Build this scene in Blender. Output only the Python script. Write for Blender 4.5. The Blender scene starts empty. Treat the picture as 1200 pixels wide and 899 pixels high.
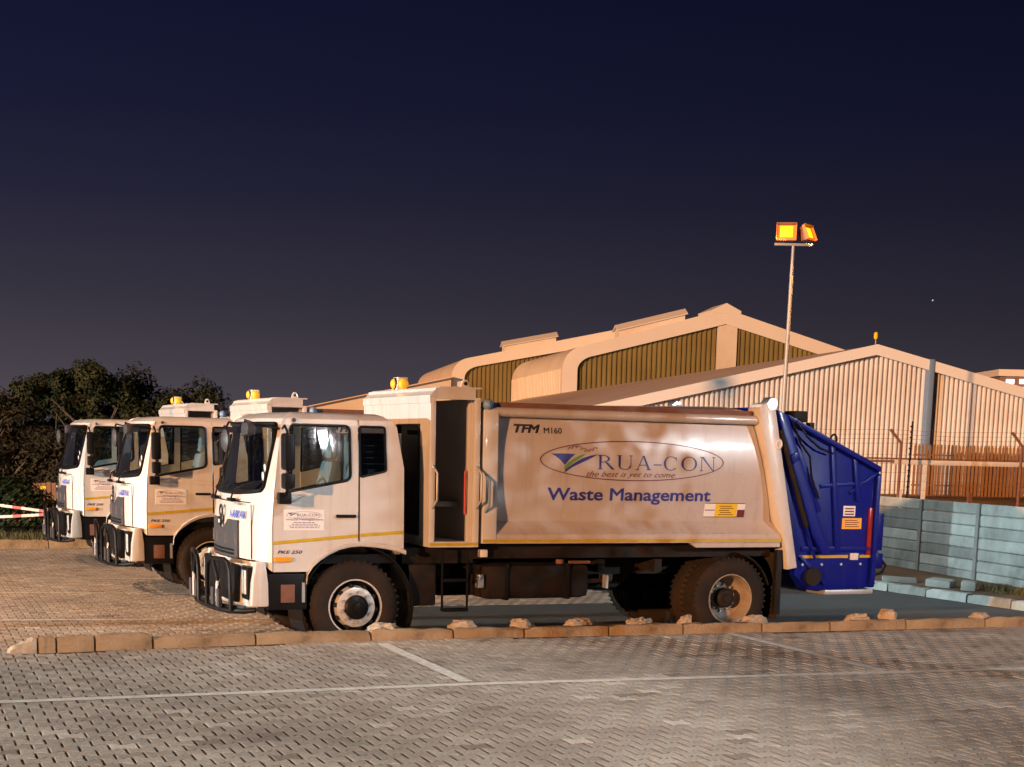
import bpy, bmesh, math, random
import numpy as np
from mathutils import Vector, Matrix
R = math.radians
random.seed(7)
S = bpy.context.scene
COL = S.collection

# ------------------------------------------------------------------ camera
cam_d = bpy.data.cameras.new('camera')
cam = bpy.data.objects.new('camera', cam_d)
COL.objects.link(cam)
cam_d.sensor_fit = 'HORIZONTAL'
cam_d.sensor_width = 36.0
cam_d.lens = 1773.3 / 1200 * 36.0
cam_d.shift_y = 376.3 / 1200
cam_d.clip_end = 3000
cam.matrix_world = (Matrix.Translation((0, 0, 2.333)) @ Matrix.Rotation(R(90 - 9.67), 4, 'X')
                    @ Matrix.Rotation(R(1.34), 4, 'Z'))
S.camera = cam

# ------------------------------------------------------------------ night sky
world = bpy.data.worlds.new('World')
S.world = world
world.use_nodes = True
wn, wl = world.node_tree.nodes, world.node_tree.links
wn.clear()
w_out = wn.new('ShaderNodeOutputWorld')
w_bg = wn.new('ShaderNodeBackground')
w_tc = wn.new('ShaderNodeTexCoord')
w_sep = wn.new('ShaderNodeSeparateXYZ')
w_rmp = wn.new('ShaderNodeValToRGB')
wl.new(w_tc.outputs['Generated'], w_sep.inputs[0])
wl.new(w_sep.outputs['Z'], w_rmp.inputs[0])
# town glow: a little stronger towards the left of the view, fading to the right
w_gl = wn.new('ShaderNodeMapRange')
w_gl.inputs[1].default_value = -0.6; w_gl.inputs[2].default_value = 0.6
w_gl.inputs[3].default_value = 1.45; w_gl.inputs[4].default_value = 0.55
wl.new(w_sep.outputs['X'], w_gl.inputs[0])
w_mx = wn.new('ShaderNodeVectorMath'); w_mx.operation = 'SCALE'
wl.new(w_rmp.outputs[0], w_mx.inputs[0]); wl.new(w_gl.outputs[0], w_mx.inputs['Scale'])
wl.new(w_mx.outputs[0], w_bg.inputs[0])
wl.new(w_bg.outputs[0], w_out.inputs[0])
cr = w_rmp.color_ramp
cr.elements[0].position = 0.0
cr.elements[0].color = (0.072, 0.060, 0.074, 1)
cr.elements[1].position = 1.0
cr.elements[1].color = (0.0026, 0.0036, 0.016, 1)
for p, c in ((0.045, (0.050, 0.042, 0.054)), (0.085, (0.031, 0.0275, 0.042)), (0.15, (0.0145, 0.0140, 0.031)),
             (0.20, (0.0082, 0.0088, 0.0275)), (0.27, (0.0046, 0.0058, 0.0225)), (0.36, (0.0030, 0.0042, 0.0185))):
    e = cr.elements.new(p)
    e.color = c + (1,)
w_bg.inputs[1].default_value = 1.0

# ------------------------------------------------------------------ sodium light from the depot's far lamps (key)
sun_d = bpy.data.lights.new('sodium_key', 'SUN')
sun_d.energy = 4.5
sun_d.color = (1.0, 0.46, 0.185)
sun_d.angle = R(0.7)
sun = bpy.data.objects.new('sodium_key', sun_d)
COL.objects.link(sun)
SUN_AZ, SUN_EL = R(33.5), R(6.9)
sun_dir = Vector((math.sin(SUN_AZ) * math.cos(SUN_EL), math.cos(SUN_AZ) * math.cos(SUN_EL), -math.sin(SUN_EL)))
sun.rotation_euler = sun_dir.to_track_quat('-Z', 'Y').to_euler()

S.view_settings.view_transform = 'Standard'
S.view_settings.look = 'None'
S.view_settings.exposure = 0.0
S.view_settings.gamma = 1.0
S.cycles.use_denoising = True
S.cycles.max_bounces = 6
S.cycles.transparent_max_bounces = 12
S.cycles.caustics_reflective = False
S.cycles.caustics_refractive = False
S.cycles.sample_clamp_indirect = 4.0

# ------------------------------------------------------------------ materials
def mat(name, base, rough=0.6, metal=0.0, var=0.0, vscale=6.0, bump=0.0, bscale=40.0, coat=0.0,
        dirt=None, dirt_amt=0.0, dscale=2.0, spec=0.5, coords='Object', streak=None, streak_amt=0.0, streak_map=(9, 9, .7)):
    m = bpy.data.materials.new(name)
    m.use_nodes = True
    n, l = m.node_tree.nodes, m.node_tree.links
    b = n['Principled BSDF']
    b.inputs['Base Color'].default_value = (*base, 1)
    b.inputs['Roughness'].default_value = rough
    b.inputs['Metallic'].default_value = metal
    b.inputs['Specular IOR Level'].default_value = spec
    if coat:
        b.inputs['Coat Weight'].default_value = coat
        b.inputs['Coat Roughness'].default_value = 0.06
    tc = n.new('ShaderNodeTexCoord')
    last = None
    if var > 0:
        t = n.new('ShaderNodeTexNoise')
        t.inputs['Scale'].default_value = vscale
        t.inputs['Detail'].default_value = 6
        l.new(tc.outputs[coords], t.inputs['Vector'])
        mx = n.new('ShaderNodeMix')
        mx.data_type = 'RGBA'
        mx.inputs[6].default_value = (*[c * (1 - var) for c in base], 1)
        mx.inputs[7].default_value = (*[min(1, c * (1 + var)) for c in base], 1)
        l.new(t.outputs['Fac'], mx.inputs[0])
        last = mx.outputs[2]
    if dirt is not None:
        t = n.new('ShaderNodeTexNoise')
        t.inputs['Scale'].default_value = dscale
        t.inputs['Detail'].default_value = 8
        t.inputs['Roughness'].default_value = 0.65
        l.new(tc.outputs[coords], t.inputs['Vector'])
        mr = n.new('ShaderNodeMapRange')
        mr.inputs[1].default_value = 0.42
        mr.inputs[2].default_value = 0.72
        mr.inputs[4].default_value = dirt_amt
        l.new(t.outputs['Fac'], mr.inputs[0])
        mx = n.new('ShaderNodeMix')
        mx.data_type = 'RGBA'
        mx.inputs[6].default_value = (*base, 1)
        mx.inputs[7].default_value = (*dirt, 1)
        l.new(mr.outputs[0], mx.inputs[0])
        if last is not None:
            l.new(last, mx.inputs[6])
        last = mx.outputs[2]
        ad = n.new('ShaderNodeMath')
        ad.operation = 'MULTIPLY_ADD'
        ad.inputs[1].default_value = 0.35
        ad.inputs[2].default_value = rough
        l.new(mr.outputs[0], ad.inputs[0])
        l.new(ad.outputs[0], b.inputs['Roughness'])
    if streak is not None:
        mp = n.new('ShaderNodeMapping'); mp.inputs['Scale'].default_value = streak_map
        if len(streak_map) and streak_map[0] != streak_map[1]: mp.inputs['Rotation'].default_value = (0, R(35), 0)
        l.new(tc.outputs[coords], mp.inputs['Vector'])
        t = n.new('ShaderNodeTexNoise'); t.inputs['Scale'].default_value = 1.0; t.inputs['Detail'].default_value = 7
        t.inputs['Roughness'].default_value = 0.6
        l.new(mp.outputs[0], t.inputs['Vector'])
        mr = n.new('ShaderNodeMapRange'); mr.inputs[1].default_value = 0.52; mr.inputs[2].default_value = 0.72
        mr.inputs[4].default_value = streak_amt
        l.new(t.outputs['Fac'], mr.inputs[0])
        mx = n.new('ShaderNodeMix'); mx.data_type = 'RGBA'
        mx.inputs[6].default_value = (*base, 1); mx.inputs[7].default_value = (*streak, 1)
        l.new(mr.outputs[0], mx.inputs[0])
        if last is not None: l.new(last, mx.inputs[6])
        last = mx.outputs[2]
    if last is not None:
        l.new(last, b.inputs['Base Color'])
    if bump > 0:
        t = n.new('ShaderNodeTexNoise')
        t.inputs['Scale'].default_value = bscale
        t.inputs['Detail'].default_value = 5
        l.new(tc.outputs[coords], t.inputs['Vector'])
        bp = n.new('ShaderNodeBump')
        bp.inputs['Strength'].default_value = bump
        bp.inputs['Distance'].default_value = 0.02
        l.new(t.outputs['Fac'], bp.inputs['Height'])
        l.new(bp.outputs[0], b.inputs['Normal'])
    return m

def emit(name, col, strength, base=(0.02, 0.02, 0.02)):
    m = bpy.data.materials.new(name)
    m.use_nodes = True
    b = m.node_tree.nodes['Principled BSDF']
    b.inputs['Base Color'].default_value = (*base, 1)
    b.inputs['Emission Color'].default_value = (*col, 1)
    b.inputs['Emission Strength'].default_value = strength
    return m

def glass(name, tint, refl=0.12):
    m = bpy.data.materials.new(name)
    m.use_nodes = True
    n, l = m.node_tree.nodes, m.node_tree.links
    n.clear()
    o = n.new('ShaderNodeOutputMaterial')
    tr = n.new('ShaderNodeBsdfTransparent')
    tr.inputs[0].default_value = (*tint, 1)
    gl = n.new('ShaderNodeBsdfGlossy')
    gl.inputs['Roughness'].default_value = 0.03
    fr = n.new('ShaderNodeFresnel')
    fr.inputs[0].default_value = 1.5
    ad = n.new('ShaderNodeMath')
    ad.operation = 'ADD'
    ad.inputs[1].default_value = refl
    mx = n.new('ShaderNodeMixShader')
    l.new(fr.outputs[0], ad.inputs[0])
    l.new(ad.outputs[0], mx.inputs[0])
    l.new(tr.outputs[0], mx.inputs[1])
    l.new(gl.outputs[0], mx.inputs[2])
    l.new(mx.outputs[0], o.inputs[0])
    return m

M = {}
M['white'] = mat('truck_white', (0.62, 0.605, 0.60), 0.30, coat=0.5, var=0.04, vscale=3, bump=0.03, bscale=3, dirt=(0.40, 0.31, 0.24), dirt_amt=0.30, dscale=1.8, streak=(0.36, 0.29, 0.23), streak_amt=0.35)
M['body'] = mat('body_white', (0.50, 0.455, 0.45), 0.24, coat=0.6, var=0.06, vscale=1.2, bump=0.06, bscale=1.7, dirt=(0.40, 0.32, 0.26), dirt_amt=0.35, dscale=0.9, streak=(0.33, 0.27, 0.22), streak_amt=0.35)
M['blue'] = mat('hopper_blue', (0.003, 0.008, 0.235), 0.33, coat=0.15, var=0.2, vscale=4, dirt=(0.004, 0.006, 0.12), dirt_amt=0.2, dscale=3, spec=0.2, streak=(0.03, 0.04, 0.22), streak_amt=0.25, streak_map=(22, 3, 2.2))
M['black'] = mat('black_plastic', (0.007, 0.007, 0.009), 0.42, var=0.3, vscale=9, spec=0.18)
M['grille'] = mat('grille_grey', (0.045, 0.045, 0.055), 0.5, var=0.2, vscale=9)
M['chassis'] = mat('chassis_black', (0.008, 0.007, 0.0065), 0.6, var=0.4, vscale=7, dirt=(0.06, 0.03, 0.016), dirt_amt=0.35, dscale=4, spec=0.25)
M['rubber'] = mat('tyre_rubber', (0.017, 0.013, 0.011), 0.75, bump=0.2, bscale=60, dirt=(0.075, 0.040, 0.021), dirt_amt=0.4, dscale=3, spec=0.25)
M['rim'] = mat('rim_silver', (0.62, 0.61, 0.60), 0.38, metal=0.3, dirt=(0.22, 0.14, 0.08), dirt_amt=0.5, dscale=9)
M['rimin'] = mat('rim_steel', (0.30, 0.26, 0.22), 0.5, dirt=(0.18, 0.10, 0.05), dirt_amt=0.6, dscale=7)
M['chrome'] = mat('bright_metal', (0.75, 0.75, 0.76), 0.2, metal=0.9)
M['steel'] = mat('galvanised', (0.45, 0.45, 0.46), 0.45, metal=0.6, var=0.15)
M['yellow'] = mat('reflective_tape', (0.50, 0.345, 0.015), 0.35, var=0.3, vscale=14)
M['tape_dark'] = mat('tape_print', (0.30, 0.20, 0.01), 0.4)
M['amber'] = mat('amber_lens', (0.85, 0.33, 0.02), 0.12, coat=1.0)
M['amberglow'] = emit('beacon_lens', (1.0, 0.42, 0.02), 0.55, (0.9, 0.4, 0.02))  # unlit beacon; the glow stands in for light its lens throws back
M['red'] = mat('red_lens', (0.25, 0.012, 0.01), 0.2, coat=0.6)
M['navy'] = mat('ink_navy', (0.03, 0.035, 0.26), 0.4)
M['ink'] = mat('ink_black', (0.02, 0.018, 0.02), 0.4)
M['maroon'] = mat('ink_maroon', (0.13, 0.025, 0.03), 0.4)
M['purple'] = mat('ink_purple', (0.14, 0.08, 0.22), 0.5)
M['green'] = mat('ink_green', (0.13, 0.30, 0.05), 0.4)
M['inkblue'] = mat('ink_blue', (0.02, 0.09, 0.55), 0.4)
M['sticker'] = mat('sticker_white', (0.80, 0.79, 0.80), 0.4)
M['stickyel'] = mat('sticker_yellow', (0.80, 0.55, 0.02), 0.4)
M['stickor'] = mat('sticker_orange', (0.85, 0.42, 0.02), 0.4)
M['glass'] = glass('window_glass', (0.68, 0.76, 0.76), 0.06)
M['dglass'] = glass('dark_glass', (0.05, 0.06, 0.07), 0.06)
M['seat'] = mat('seat_fabric', (0.26, 0.27, 0.28), 0.85, bump=0.2)
M['dash'] = mat('dash_grey', (0.17, 0.18, 0.18), 0.7)
M['mirror'] = mat('mirror_glass', (0.55, 0.60, 0.66), 0.05, metal=1.0)
M['lens'] = mat('lamp_lens', (0.70, 0.74, 0.80), 0.08, coat=1.0, var=0.3, vscale=18)
M['crewin'] = mat('crew_inside', (0.36, 0.33, 0.30), 0.5, var=0.2, vscale=4)

M['concrete'] = mat('panel_concrete', (0.35, 0.385, 0.375), 0.85, var=0.22, vscale=3.5, bump=0.35, bscale=35, dirt=(0.11, 0.12, 0.12), dirt_amt=0.75, dscale=1.3, coords='Object')
_n = M['concrete'].node_tree.nodes; _l = M['concrete'].node_tree.links
_oi = _n.new('ShaderNodeObjectInfo'); _mr = _n.new('ShaderNodeMapRange'); _mr.inputs[3].default_value = .55; _mr.inputs[4].default_value = 1.15
_mm = _n.new('ShaderNodeMix'); _mm.data_type = 'RGBA'; _mm.blend_type = 'MULTIPLY'; _mm.inputs[0].default_value = 1.0
_src = _n['Principled BSDF'].inputs['Base Color'].links[0].from_socket
_l.new(_oi.outputs['Random'], _mr.inputs[0]); _l.new(_src, _mm.inputs[6]); _l.new(_mr.outputs[0], _mm.inputs[7]); _l.new(_mm.outputs[2], _n['Principled BSDF'].inputs['Base Color'])
M['postc'] = mat('post_concrete', (0.20, 0.21, 0.21), 0.85, var=0.3, vscale=5, bump=0.3)
M['kerb'] = mat('kerb_concrete', (0.36, 0.265, 0.165), 0.9, var=0.35, vscale=6, bump=0.9, bscale=22, dirt=(0.10, 0.062, 0.034), dirt_amt=0.8, dscale=3.0)
M['lump'] = mat('mortar', (0.46, 0.39, 0.31), 0.9, var=0.35, vscale=7, bump=0.6, bscale=25, dirt=(0.16, 0.10, 0.06), dirt_amt=0.8, dscale=5)
M['soil'] = mat('soil', (0.11, 0.075, 0.045), 0.95, var=0.4, vscale=1.2, bump=0.6, bscale=8)
M['bank'] = mat('dry_soil', (0.30, 0.17, 0.08), 0.95, var=0.4, vscale=0.8, bump=0.6, bscale=6)
M['corr'] = mat('corrugated_cream', (0.80, 0.82, 0.86), 0.45, var=0.06, vscale=0.6, dirt=(0.40, 0.31, 0.26), dirt_amt=0.4, dscale=0.5)
M['roof'] = mat('roof_sheet', (0.78, 0.66, 0.58), 0.55, var=0.12, vscale=0.4, dirt=(0.6, 0.47, 0.38), dirt_amt=0.5, dscale=0.3)
M['fascia'] = mat('fascia_cream', (0.78, 0.78, 0.80), 0.5, var=0.06, vscale=0.7)
M['hang'] = mat('hangar_cream', (0.77, 0.74, 0.70), 0.5, var=0.07, vscale=0.3, dirt=(0.42, 0.32, 0.24), dirt_amt=0.4, dscale=0.25)
M['transl'] = mat('translucent_sheet', (0.22, 0.185, 0.075), 0.45, var=0.35, vscale=0.5)
M['pipe'] = mat('downpipe_grey', (0.16, 0.26, 0.42), 0.5, var=0.15)
M['pole'] = mat('pole_galvanised', (0.36, 0.36, 0.38), 0.5, metal=0.2, var=0.1, vscale=2)
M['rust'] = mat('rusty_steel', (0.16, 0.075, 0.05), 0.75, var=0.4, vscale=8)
M['brown'] = mat('shade_band_brown', (0.27, 0.14, 0.06), 0.7, var=0.3, vscale=4)
M['wpost'] = mat('painted_post', (0.62, 0.56, 0.50), 0.6, var=0.2, vscale=4)
M['timber'] = mat('fence_timber', (0.22, 0.10, 0.045), 0.8, var=0.4, vscale=5)
M['tapew'] = mat('tape_white', (0.5, 0.46, 0.43), 0.5)
M['taper'] = mat('tape_red', (0.45, 0.03, 0.03), 0.5)
M['bark'] = mat('bark', (0.09, 0.06, 0.04), 0.9, var=0.4, vscale=8, bump=0.8, bscale=20)
M['pinkwall'] = mat('pink_plaster', (0.55, 0.36, 0.33), 0.8, var=0.1)
M['dark_roof'] = mat('dark_roof', (0.10, 0.06, 0.05), 0.8, var=0.2)
M['officewall'] = mat('office_wall', (0.22, 0.15, 0.14), 0.8, var=0.2)
M['lit'] = emit('lit_window', (1.0, 0.93, 0.86), 3.0)
M['lampon'] = emit('sodium_lens', (1.0, 0.44, 0.006), 2.6)
M['lamphood'] = mat('lamp_hood', (0.30, 0.14, 0.08), 0.5)
M['lamphood_glow'] = emit('lamp_reflector', (1.0, 0.16, 0.01), 0.75, (0.5, 0.2, 0.08))  # own weak glow stands in for lamplight on reflector and cheeks
M['coolon'] = emit('cool_lens', (0.80, 0.93, 1.0), 60.0)
M['star'] = emit('star_light', (0.9, 0.95, 1.0), .7)

def leaf_mat(name, c1, c2):
    m = bpy.data.materials.new(name)
    m.use_nodes = True
    n, l = m.node_tree.nodes, m.node_tree.links
    b = n['Principled BSDF']
    b.inputs['Roughness'].default_value = 0.7
    b.inputs['Specular IOR Level'].default_value = 0.2
    g = n.new('ShaderNodeNewGeometry')
    t = n.new('ShaderNodeTexNoise'); t.inputs['Scale'].default_value = 1.6; t.inputs['Detail'].default_value = 3
    l.new(g.outputs['Position'], t.inputs['Vector'])
    mr = n.new('ShaderNodeMapRange'); mr.inputs[1].default_value = .35; mr.inputs[2].default_value = .65
    l.new(t.outputs['Fac'], mr.inputs[0])
    av = n.new('ShaderNodeMath'); av.operation = 'MULTIPLY_ADD'; av.inputs[1].default_value = .3
    hf = n.new('ShaderNodeMath'); hf.operation = 'MULTIPLY'; hf.inputs[1].default_value = .7
    l.new(mr.outputs[0], hf.inputs[0])
    l.new(g.outputs['Random Per Island'], av.inputs[0]); l.new(hf.outputs[0], av.inputs[2])
    mx = n.new('ShaderNodeMix')
    mx.data_type = 'RGBA'
    mx.inputs[6].default_value = (*c1, 1)
    mx.inputs[7].default_value = (*c2, 1)
    l.new(av.outputs[0], mx.inputs[0])
    l.new(mx.outputs[2], b.inputs['Base Color'])
    return m
M['leaf1'] = leaf_mat('leaf_olive', (0.014, 0.016, 0.006), (0.050, 0.050, 0.016))
M['leaf2'] = leaf_mat('leaf_dark', (0.011, 0.015, 0.006), (0.040, 0.044, 0.015))
M['leaf3'] = leaf_mat('leaf_brown', (0.014, 0.010, 0.005), (0.045, 0.032, 0.013))
M['hedge'] = leaf_mat('leaf_hedge', (0.007, 0.013, 0.005), (0.022, 0.038, 0.012))
M['grass'] = leaf_mat('grass_blade', (0.04, 0.05, 0.015), (0.12, 0.11, 0.04))

def paver_mat():
    m = bpy.data.materials.new('paver_concrete')
    m.use_nodes = True
    n, l = m.node_tree.nodes, m.node_tree.links
    b = n['Principled BSDF']
    b.inputs['Roughness'].default_value = 0.82
    g = n.new('ShaderNodeNewGeometry')
    oi = n.new('ShaderNodeObjectInfo')
    ad = n.new('ShaderNodeMath'); ad.operation = 'ADD'
    l.new(g.outputs['Random Per Island'], ad.inputs[0])
    l.new(oi.outputs['Random'], ad.inputs[1])
    frc = n.new('ShaderNodeMath'); frc.operation = 'FRACT'
    l.new(ad.outputs[0], frc.inputs[0])
    rp = n.new('ShaderNodeValToRGB')
    rp.color_ramp.elements[0].color = (0.24, 0.195, 0.16, 1)
    rp.color_ramp.elements[1].color = (0.57, 0.51, 0.44, 1)
    for p_, c_ in ((.02, (0.25, 0.205, 0.170, 1)), (.035, (0.335, 0.285, 0.238, 1)), (.96, (0.445, 0.395, 0.338, 1)), (.975, (0.53, 0.48, 0.42, 1))):
        q_ = rp.color_ramp.elements.new(p_); q_.color = c_
    e = rp.color_ramp.elements.new(0.5); e.color = (0.39, 0.34, 0.288, 1)
    l.new(frc.outputs[0], rp.inputs[0])
    # worn / oily patches in the paving, in place on the ground
    t = n.new('ShaderNodeTexNoise')
    t.inputs['Scale'].default_value = 0.9
    t.inputs['Detail'].default_value = 7
    t.inputs['Roughness'].default_value = 0.62
    l.new(g.outputs['Position'], t.inputs['Vector'])
    mr = n.new('ShaderNodeMapRange')
    mr.inputs[1].default_value = 0.45; mr.inputs[2].default_value = 0.75
    mr.inputs[3].default_value = 0.0; mr.inputs[4].default_value = 0.6
    l.new(t.outputs['Fac'], mr.inputs[0])
    mx = n.new('ShaderNodeMix'); mx.data_type = 'RGBA'
    mx.inputs[7].default_value = (0.17, 0.135, 0.115, 1)
    l.new(mr.outputs[0], mx.inputs[0]); l.new(rp.outputs[0], mx.inputs[6])
    t3 = n.new('ShaderNodeTexNoise'); t3.inputs['Scale'].default_value = 0.28; t3.inputs['Detail'].default_value = 4
    l.new(g.outputs['Position'], t3.inputs['Vector'])
    mr3 = n.new('ShaderNodeMapRange'); mr3.inputs[1].default_value = .35; mr3.inputs[2].default_value = .65
    mr3.inputs[3].default_value = .86; mr3.inputs[4].default_value = 1.10
    l.new(t3.outputs['Fac'], mr3.inputs[0])
    mx3 = n.new('ShaderNodeMix'); mx3.data_type = 'RGBA'; mx3.blend_type = 'MULTIPLY'; mx3.inputs[0].default_value = 1.0
    l.new(mx.outputs[2], mx3.inputs[6]); l.new(mr3.outputs[0], mx3.inputs[7])
    mx = mx3
    # grit
    t2 = n.new('ShaderNodeTexNoise')
    t2.inputs['Scale'].default_value = 55; t2.inputs['Detail'].default_value = 4
    l.new(g.outputs['Position'], t2.inputs['Vector'])
    mr2 = n.new('ShaderNodeMapRange')
    mr2.inputs[1].default_value = 0.3; mr2.inputs[2].default_value = 0.7
    mr2.inputs[3].default_value = 0.68; mr2.inputs[4].default_value = 1.25
    l.new(t2.outputs['Fac'], mr2.inputs[0])
    mm = n.new('ShaderNodeMix'); mm.data_type = 'RGBA'; mm.blend_type = 'MULTIPLY'
    mm.inputs[0].default_value = 1.0
    l.new(mx.outputs[2], mm.inputs[6]); l.new(mr2.outputs[0], mm.inputs[7])
    l.new(mm.outputs[2], b.inputs['Base Color'])
    bp = n.new('ShaderNodeBump'); bp.inputs['Strength'].default_value = 0.5; bp.inputs['Distance'].default_value = 0.006
    l.new(t2.outputs['Fac'], bp.inputs['Height']); l.new(bp.outputs[0], b.inputs['Normal'])
    return m
M['paver'] = paver_mat()
M['asphalt_shade_tone'] = mat('asphalt_shade_tone', (0.062, 0.074, 0.080), 0.85, var=0.6, vscale=28.0, bump=0.8, bscale=45, dirt=(0.10, 0.105, 0.105), dirt_amt=0.5, dscale=1.5)  # dark bluish base carries the truck's teal shade
M['sand'] = mat('joint_sand', (0.030, 0.024, 0.019), 0.95, var=0.4, vscale=3, coords='Object')

def line_mat():
    m = bpy.data.materials.new('line_paint')
    m.use_nodes = True
    n, l = m.node_tree.nodes, m.node_tree.links
    b = n['Principled BSDF']
    b.inputs['Base Color'].default_value = (0.78, 0.74, 0.67, 1)
    b.inputs['Roughness'].default_value = 0.7
    g = n.new('ShaderNodeNewGeometry')
    t = n.new('ShaderNodeTexNoise'); t.inputs['Scale'].default_value = 11; t.inputs['Detail'].default_value = 8
    t.inputs['Roughness'].default_value = 0.7
    l.new(g.outputs['Position'], t.inputs['Vector'])
    mr = n.new('ShaderNodeMapRange')
    mr.inputs[1].default_value = 0.38; mr.inputs[2].default_value = 0.60
    mr.inputs[3].default_value = 1.0; mr.inputs[4].default_value = 0.72
    l.new(t.outputs['Fac'], mr.inputs[0]); l.new(mr.outputs[0], b.inputs['Alpha'])
    return m
M['line'] = line_mat()

# ------------------------------------------------------------------ mesh helpers
def orient(bm, ref):
    """make every connected sheet face away from ref"""
    seen = set()
    for f in bm.faces:
        if f in seen: continue
        isl, st = [], [f]; seen.add(f)
        while st:
            g_ = st.pop(); isl.append(g_)
            for e in g_.edges:
                for h in e.link_faces:
                    if h not in seen: seen.add(h); st.append(h)
        if sum(q.normal.dot(q.calc_center_median() - ref) * q.calc_area() for q in isl) < 0:
            bmesh.ops.reverse_faces(bm, faces=isl)

class MB:
    def __init__(s): s.v = []; s.f = []
    def add(s, vs, fs):
        o = len(s.v); s.v += [tuple(p) for p in vs]; s.f += [tuple(i + o for i in f) for f in fs]; return s
    def box(s, x0, x1, y0, y1, z0, z1):
        return s.add([(x0, y0, z0), (x1, y0, z0), (x1, y1, z0), (x0, y1, z0), (x0, y0, z1), (x1, y0, z1), (x1, y1, z1), (x0, y1, z1)],
                     [(0, 3, 2, 1), (4, 5, 6, 7), (0, 1, 5, 4), (1, 2, 6, 5), (2, 3, 7, 6), (3, 0, 4, 7)])
    def prism(s, poly, a0, a1, axis='y'):
        n = len(poly)
        def P(p, a):
            return (p[0], a, p[1]) if axis == 'y' else ((p[0], p[1], a) if axis == 'z' else (a, p[0], p[1]))
        vs = [P(p, a0) for p in poly] + [P(p, a1) for p in poly]
        fs = [tuple(range(n)), tuple(range(2 * n - 1, n - 1, -1))] + [(i, i + n, (i + 1) % n + n, (i + 1) % n) for i in range(n)]
        return s.add(vs, fs)
    def tube(s, pts, r, n=8, closed=False, cap=True):
        pts = [Vector(p) for p in pts]; m = len(pts); rings = []
        prev = None
        for i, p in enumerate(pts):
            if closed: d = pts[(i + 1) % m] - pts[i - 1]
            else: d = pts[min(i + 1, m - 1)] - pts[max(i - 1, 0)]
            d.normalize()
            if prev is None:
                u = d.orthogonal().normalized()
            else:
                u = (prev - d * prev.dot(d))
                u = u.normalized() if u.length > 1e-6 else d.orthogonal().normalized()
            prev = u; w = d.cross(u)
            rr = r[i] if isinstance(r, (list, tuple)) else r
            rings.append([p + (u * math.cos(2 * math.pi * k / n) + w * math.sin(2 * math.pi * k / n)) * rr for k in range(n)])
        vs = [q for ring in rings for q in ring]; fs = []
        for i in range(m if closed else m - 1):
            j = (i + 1) % m
            for k in range(n):
                fs.append((i * n + k, i * n + (k + 1) % n, j * n + (k + 1) % n, j * n + k))
        if cap and not closed:
            fs.append(tuple(range(n - 1, -1, -1))); fs.append(tuple((m - 1) * n + k for k in range(n)))
        return s.add(vs, fs)
    def lathe(s, prof, c, axis='y', n=32, cap=True):
        # prof: (radius, offset along axis)
        vs = []; fs = []; m = len(prof)
        for k in range(n):
            a = 2 * math.pi * k / n; ca, sa = math.cos(a), math.sin(a)
            for r, o in prof:
                if axis == 'y': vs.append((c[0] + r * ca, c[1] + o, c[2] + r * sa))
                elif axis == 'z': vs.append((c[0] + r * ca, c[1] + r * sa, c[2] + o))
                else: vs.append((c[0] + o, c[1] + r * ca, c[2] + r * sa))
        for k in range(n):
            k2 = (k + 1) % n
            for i in range(m - 1):
                fs.append((k * m + i, k * m + i + 1, k2 * m + i + 1, k2 * m + i))
        if cap and prof[0][0] > 1e-5: fs.append(tuple(k * m for k in range(n)))
        if cap and prof[-1][0] > 1e-5: fs.append(tuple(k * m + m - 1 for k in range(n - 1, -1, -1)))
        return s.add(vs, fs)
    def grid(s, rows):
        nr, nc = len(rows), len(rows[0])
        return s.add([p for r in rows for p in r],
                     [(i * nc + j, i * nc + j + 1, (i + 1) * nc + j + 1, (i + 1) * nc + j) for i in range(nr - 1) for j in range(nc - 1)])
    def build(s, name, m, parent=None, smooth=None, bevel=0.0, solid=0.0, weld=False, ref=None):
        me = bpy.data.meshes.new(name)
        me.from_pydata([tuple(p) for p in s.v], [], s.f)
        if bevel or solid or weld or True:
            bm = bmesh.new(); bm.from_mesh(me)
            if weld: bmesh.ops.remove_doubles(bm, verts=bm.verts[:], dist=1e-4)
            bmesh.ops.recalc_face_normals(bm, faces=bm.faces[:])
            if ref is not None: orient(bm, Vector(ref))
            if solid: bmesh.ops.solidify(bm, geom=bm.faces[:], thickness=solid)
            if bevel:
                ed = [e for e in bm.edges if len(e.link_faces) == 2 and e.calc_face_angle(0) > R(28)]
                bmesh.ops.bevel(bm, geom=ed, offset=bevel, segments=2, profile=0.6, affect='EDGES', clamp_overlap=True)
            bm.to_mesh(me); bm.free()
        if smooth is not None or bevel:
            me.polygons.foreach_set('use_smooth', [True] * len(me.polygons))
            me.set_sharp_from_angle(angle=R(smooth if smooth else 19))
        me.materials.append(M[m] if isinstance(m, str) else m)
        o = bpy.data.objects.new(name, me)
        COL.objects.link(o)
        if parent is not None: o.parent = parent
        return o

def empty(name, loc=(0, 0, 0), rz=0.0, rx=0.0):
    o = bpy.data.objects.new(name, None)
    COL.objects.link(o)
    o.location = loc; o.rotation_euler = (rx, 0, rz); o.empty_display_size = 0.2
    return o
def tag(o, label, cat, group=None, kind=None):
    if label: o['label'] = label
    if cat: o['category'] = cat
    if group: o['group'] = group
    if kind: o['kind'] = kind
    return o
def struct(o): o['kind'] = 'structure'; return o
def copy_tree(o, parent=None):
    c = o.copy(); COL.objects.link(c)
    if parent is not None: c.parent = parent
    for ch in list(o.children): copy_tree(ch, c)
    return c

def smoothstep(x):
    x = max(0.0, min(1.0, x)); return x * x * (3 - 2 * x)
def lerp(a, b, t): return a + (b - a) * t
def pw(x, pts):
    if x <= pts[0][0]: return pts[0][1]
    for (a, b), (c, d) in zip(pts, pts[1:]):
        if x <= c: return lerp(b, d, (x - a) / (c - a))
    return pts[-1][1]

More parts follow.
